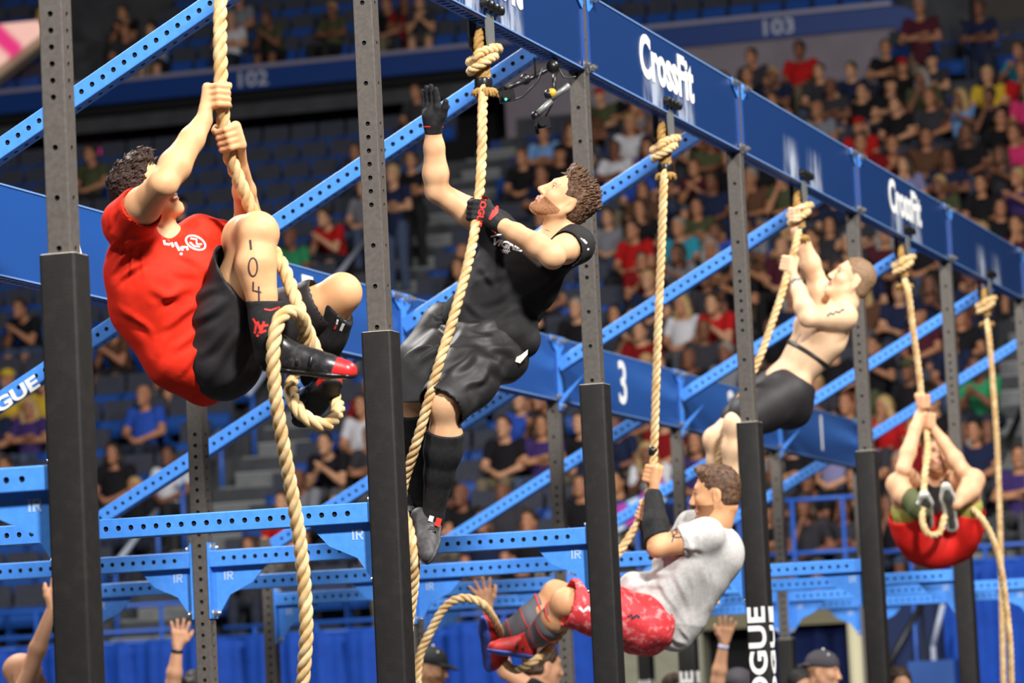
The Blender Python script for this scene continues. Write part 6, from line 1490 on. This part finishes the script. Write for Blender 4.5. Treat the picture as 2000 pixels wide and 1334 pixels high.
head_person(842, 1306, 25.0, dv(.93, -.15, .25), 'beard', 'brown', 'black', 'bearded judge in black cap beside the second upright')
head_person(1608, 1312, 25.5, dv(.85, -.05, .3), 'cap', 'brown', 'charcoal', 'man wearing a dark cap backwards by the navy drape', back=True, capm=M_CAPG)
head_person(1566, 1346, 26.5, dv(.3, -.1, .9), 'short', 'black', 'black', 'dark-haired man low in front of the navy drape')
head_person(1756, 1342, 26.5, dv(.2, -.1, .9), 'short', 'brown', 'black', 'brown-haired man in front of the dark blue wall')
head_person(1318, 1356, 26.5, dv(.2, -.1, .9), 'short', 'brown', 'black', 'man low in front of the beige wall')
# camera rig hung under the beam near the third upright
def camera_rig():
    d = 16.9; o = empty('camera_rig', tuple(at(1085, 122, d))); org = at(1085, 122, d); tag(o, 'black articulated camera arms clamped under the beam near the third upright', 'camera rig')
    def rod(ps, r, m, nm): mb = MB(); mb.tube([at(x, y, d+q)-org for x, y, q in ps], r, 8); link(nm, mb.mesh(nm, m, True), o)
    rod([(1085, 118, .25), (1066, 138, .1), (1030, 156, 0)], .011, M_BLACK, 'arm'); rod([(1030, 156, 0), (988, 172, -.1)], .012, M_BLACK, 'arm'); rod([(1095, 128, .2), (1082, 150, .05), (1082, 178, 0)], .008, M_BLACK, 'arm')
    rod([(1112, 166, 0), (1078, 192, 0)], .013, M_GREYST, 'arm'); rod([(1078, 196, 0), (1046, 226, 0)], .013, M_GREYST, 'arm'); rod([(1046, 228, 0), (1058, 240, 0)], .014, M_BLACK, 'arm')
    for x, y, m, r in ((1026, 155, M_BLACK, .025), (1078, 182, mat('amber_knob', '#c99a2a', .4), .022), (1072, 184, M_BLACK, .022), (1080, 130, M_BLACK, .03), (1046, 226, M_BLACK, .02)):
        mb = MB(); mb.sphere(at(x, y, d)-org, r, 10); link('joint_knob', mb.mesh('joint_knob', m, True), o)
    for x, y, s in ((990, 188, 1.0), (1060, 240, .9)):
        mb = MB(); c = at(x, y, d-.1 if x < 1000 else d)-org; mb.obox(c, dv(1, .2)*.035*s, dv(-.2, 1)*.025*s, tc*.03*s); mb.tube([c+tc*.03*s, c+tc*.06*s], .02*s, 12); link('camera', mb.mesh('camera', M_BLACK, .5), o)
    mb = MB(); mb.sphere(at(988, 194, d-.17)-org, .006, 8); link('status_light', mb.mesh('status_light', mat('green_led', '#3fe0a0', .3, emit=('#3fe0a0', 2.0)), True), o)
    for pts in ([(1082, 130), (1060, 135), (1050, 160), (1020, 190), (1000, 196)], [(1085, 122), (1100, 150), (1110, 152), (1125, 150)], [(1082, 178), (1078, 205), (1064, 230)], [(1046, 150), (1044, 116), (1042, 112)]):
        mb = MB(); mb.tube([at(x, y, d)-org for x, y in pts], .004, 6); link('cable', mb.mesh('cable', M_BLACK, True), o)
    mb = MB(); mb.tube([at(1062, 240, d)-org, at(1048, 246, d)-org, at(1050, 262, d)-org], .009, 8); link('clamp', mb.mesh('clamp', M_BLACK, True), o)
camera_rig()

# a pink and blue banner hung on the rail and a white towel on the stand
def banner():
    m = bpy.data.materials.new('banner_print'); m.use_nodes = True; nt = m.node_tree; b = nt.nodes['Principled BSDF']; b.inputs['Roughness'].default_value = .7
    tcn = nt.nodes.new('ShaderNodeTexCoord'); w = nt.nodes.new('ShaderNodeTexWave'); w.inputs['Scale'].default_value = 1.5; w.inputs['Distortion'].default_value = 3.0; w.bands_direction = 'DIAGONAL'
    r = nt.nodes.new('ShaderNodeValToRGB'); e = r.color_ramp.elements; e[0].color = (*lin('#b53aa8'), 1); e[1].color = (*lin('#3f7bd8'), 1); e[0].position = .25; e[1].position = .55
    q = r.color_ramp.elements.new(.8); q.color = (*lin('#c6dcf6'), 1)
    nt.links.new(tcn.outputs['Object'], w.inputs['Vector']); nt.links.new(w.outputs['Fac'], r.inputs['Fac']); nt.links.new(r.outputs['Color'], b.inputs['Base Color'])
    P = [aty(x, y, 30.58) for x, y in ((1204, 988), (1250, 968), (1296, 930), (1300, 978), (1256, 1012), (1206, 1040))]
    mb = MB(); c = P[0]; mb.prism([p-c for p in P][::-1], (0, .02, 0)); o = link('banner', mb.mesh('banner', m), None, tuple(c)); tag(o, 'pink and blue banner behind the forearm of the man in grey', 'banner')
    P = [aty(x, y, 33.0) for x, y in ((1888, 858), (1912, 850), (1918, 900), (1914, 948), (1898, 940))]; c = P[0]
    mb = MB(); mb.prism([p-c for p in P][::-1], (0, .05, 0)); o = link('towel', mb.mesh('towel', SHM['white']), None, tuple(c)); tag(o, 'white towel hanging in the stand near the right aisle', 'towel')
banner()
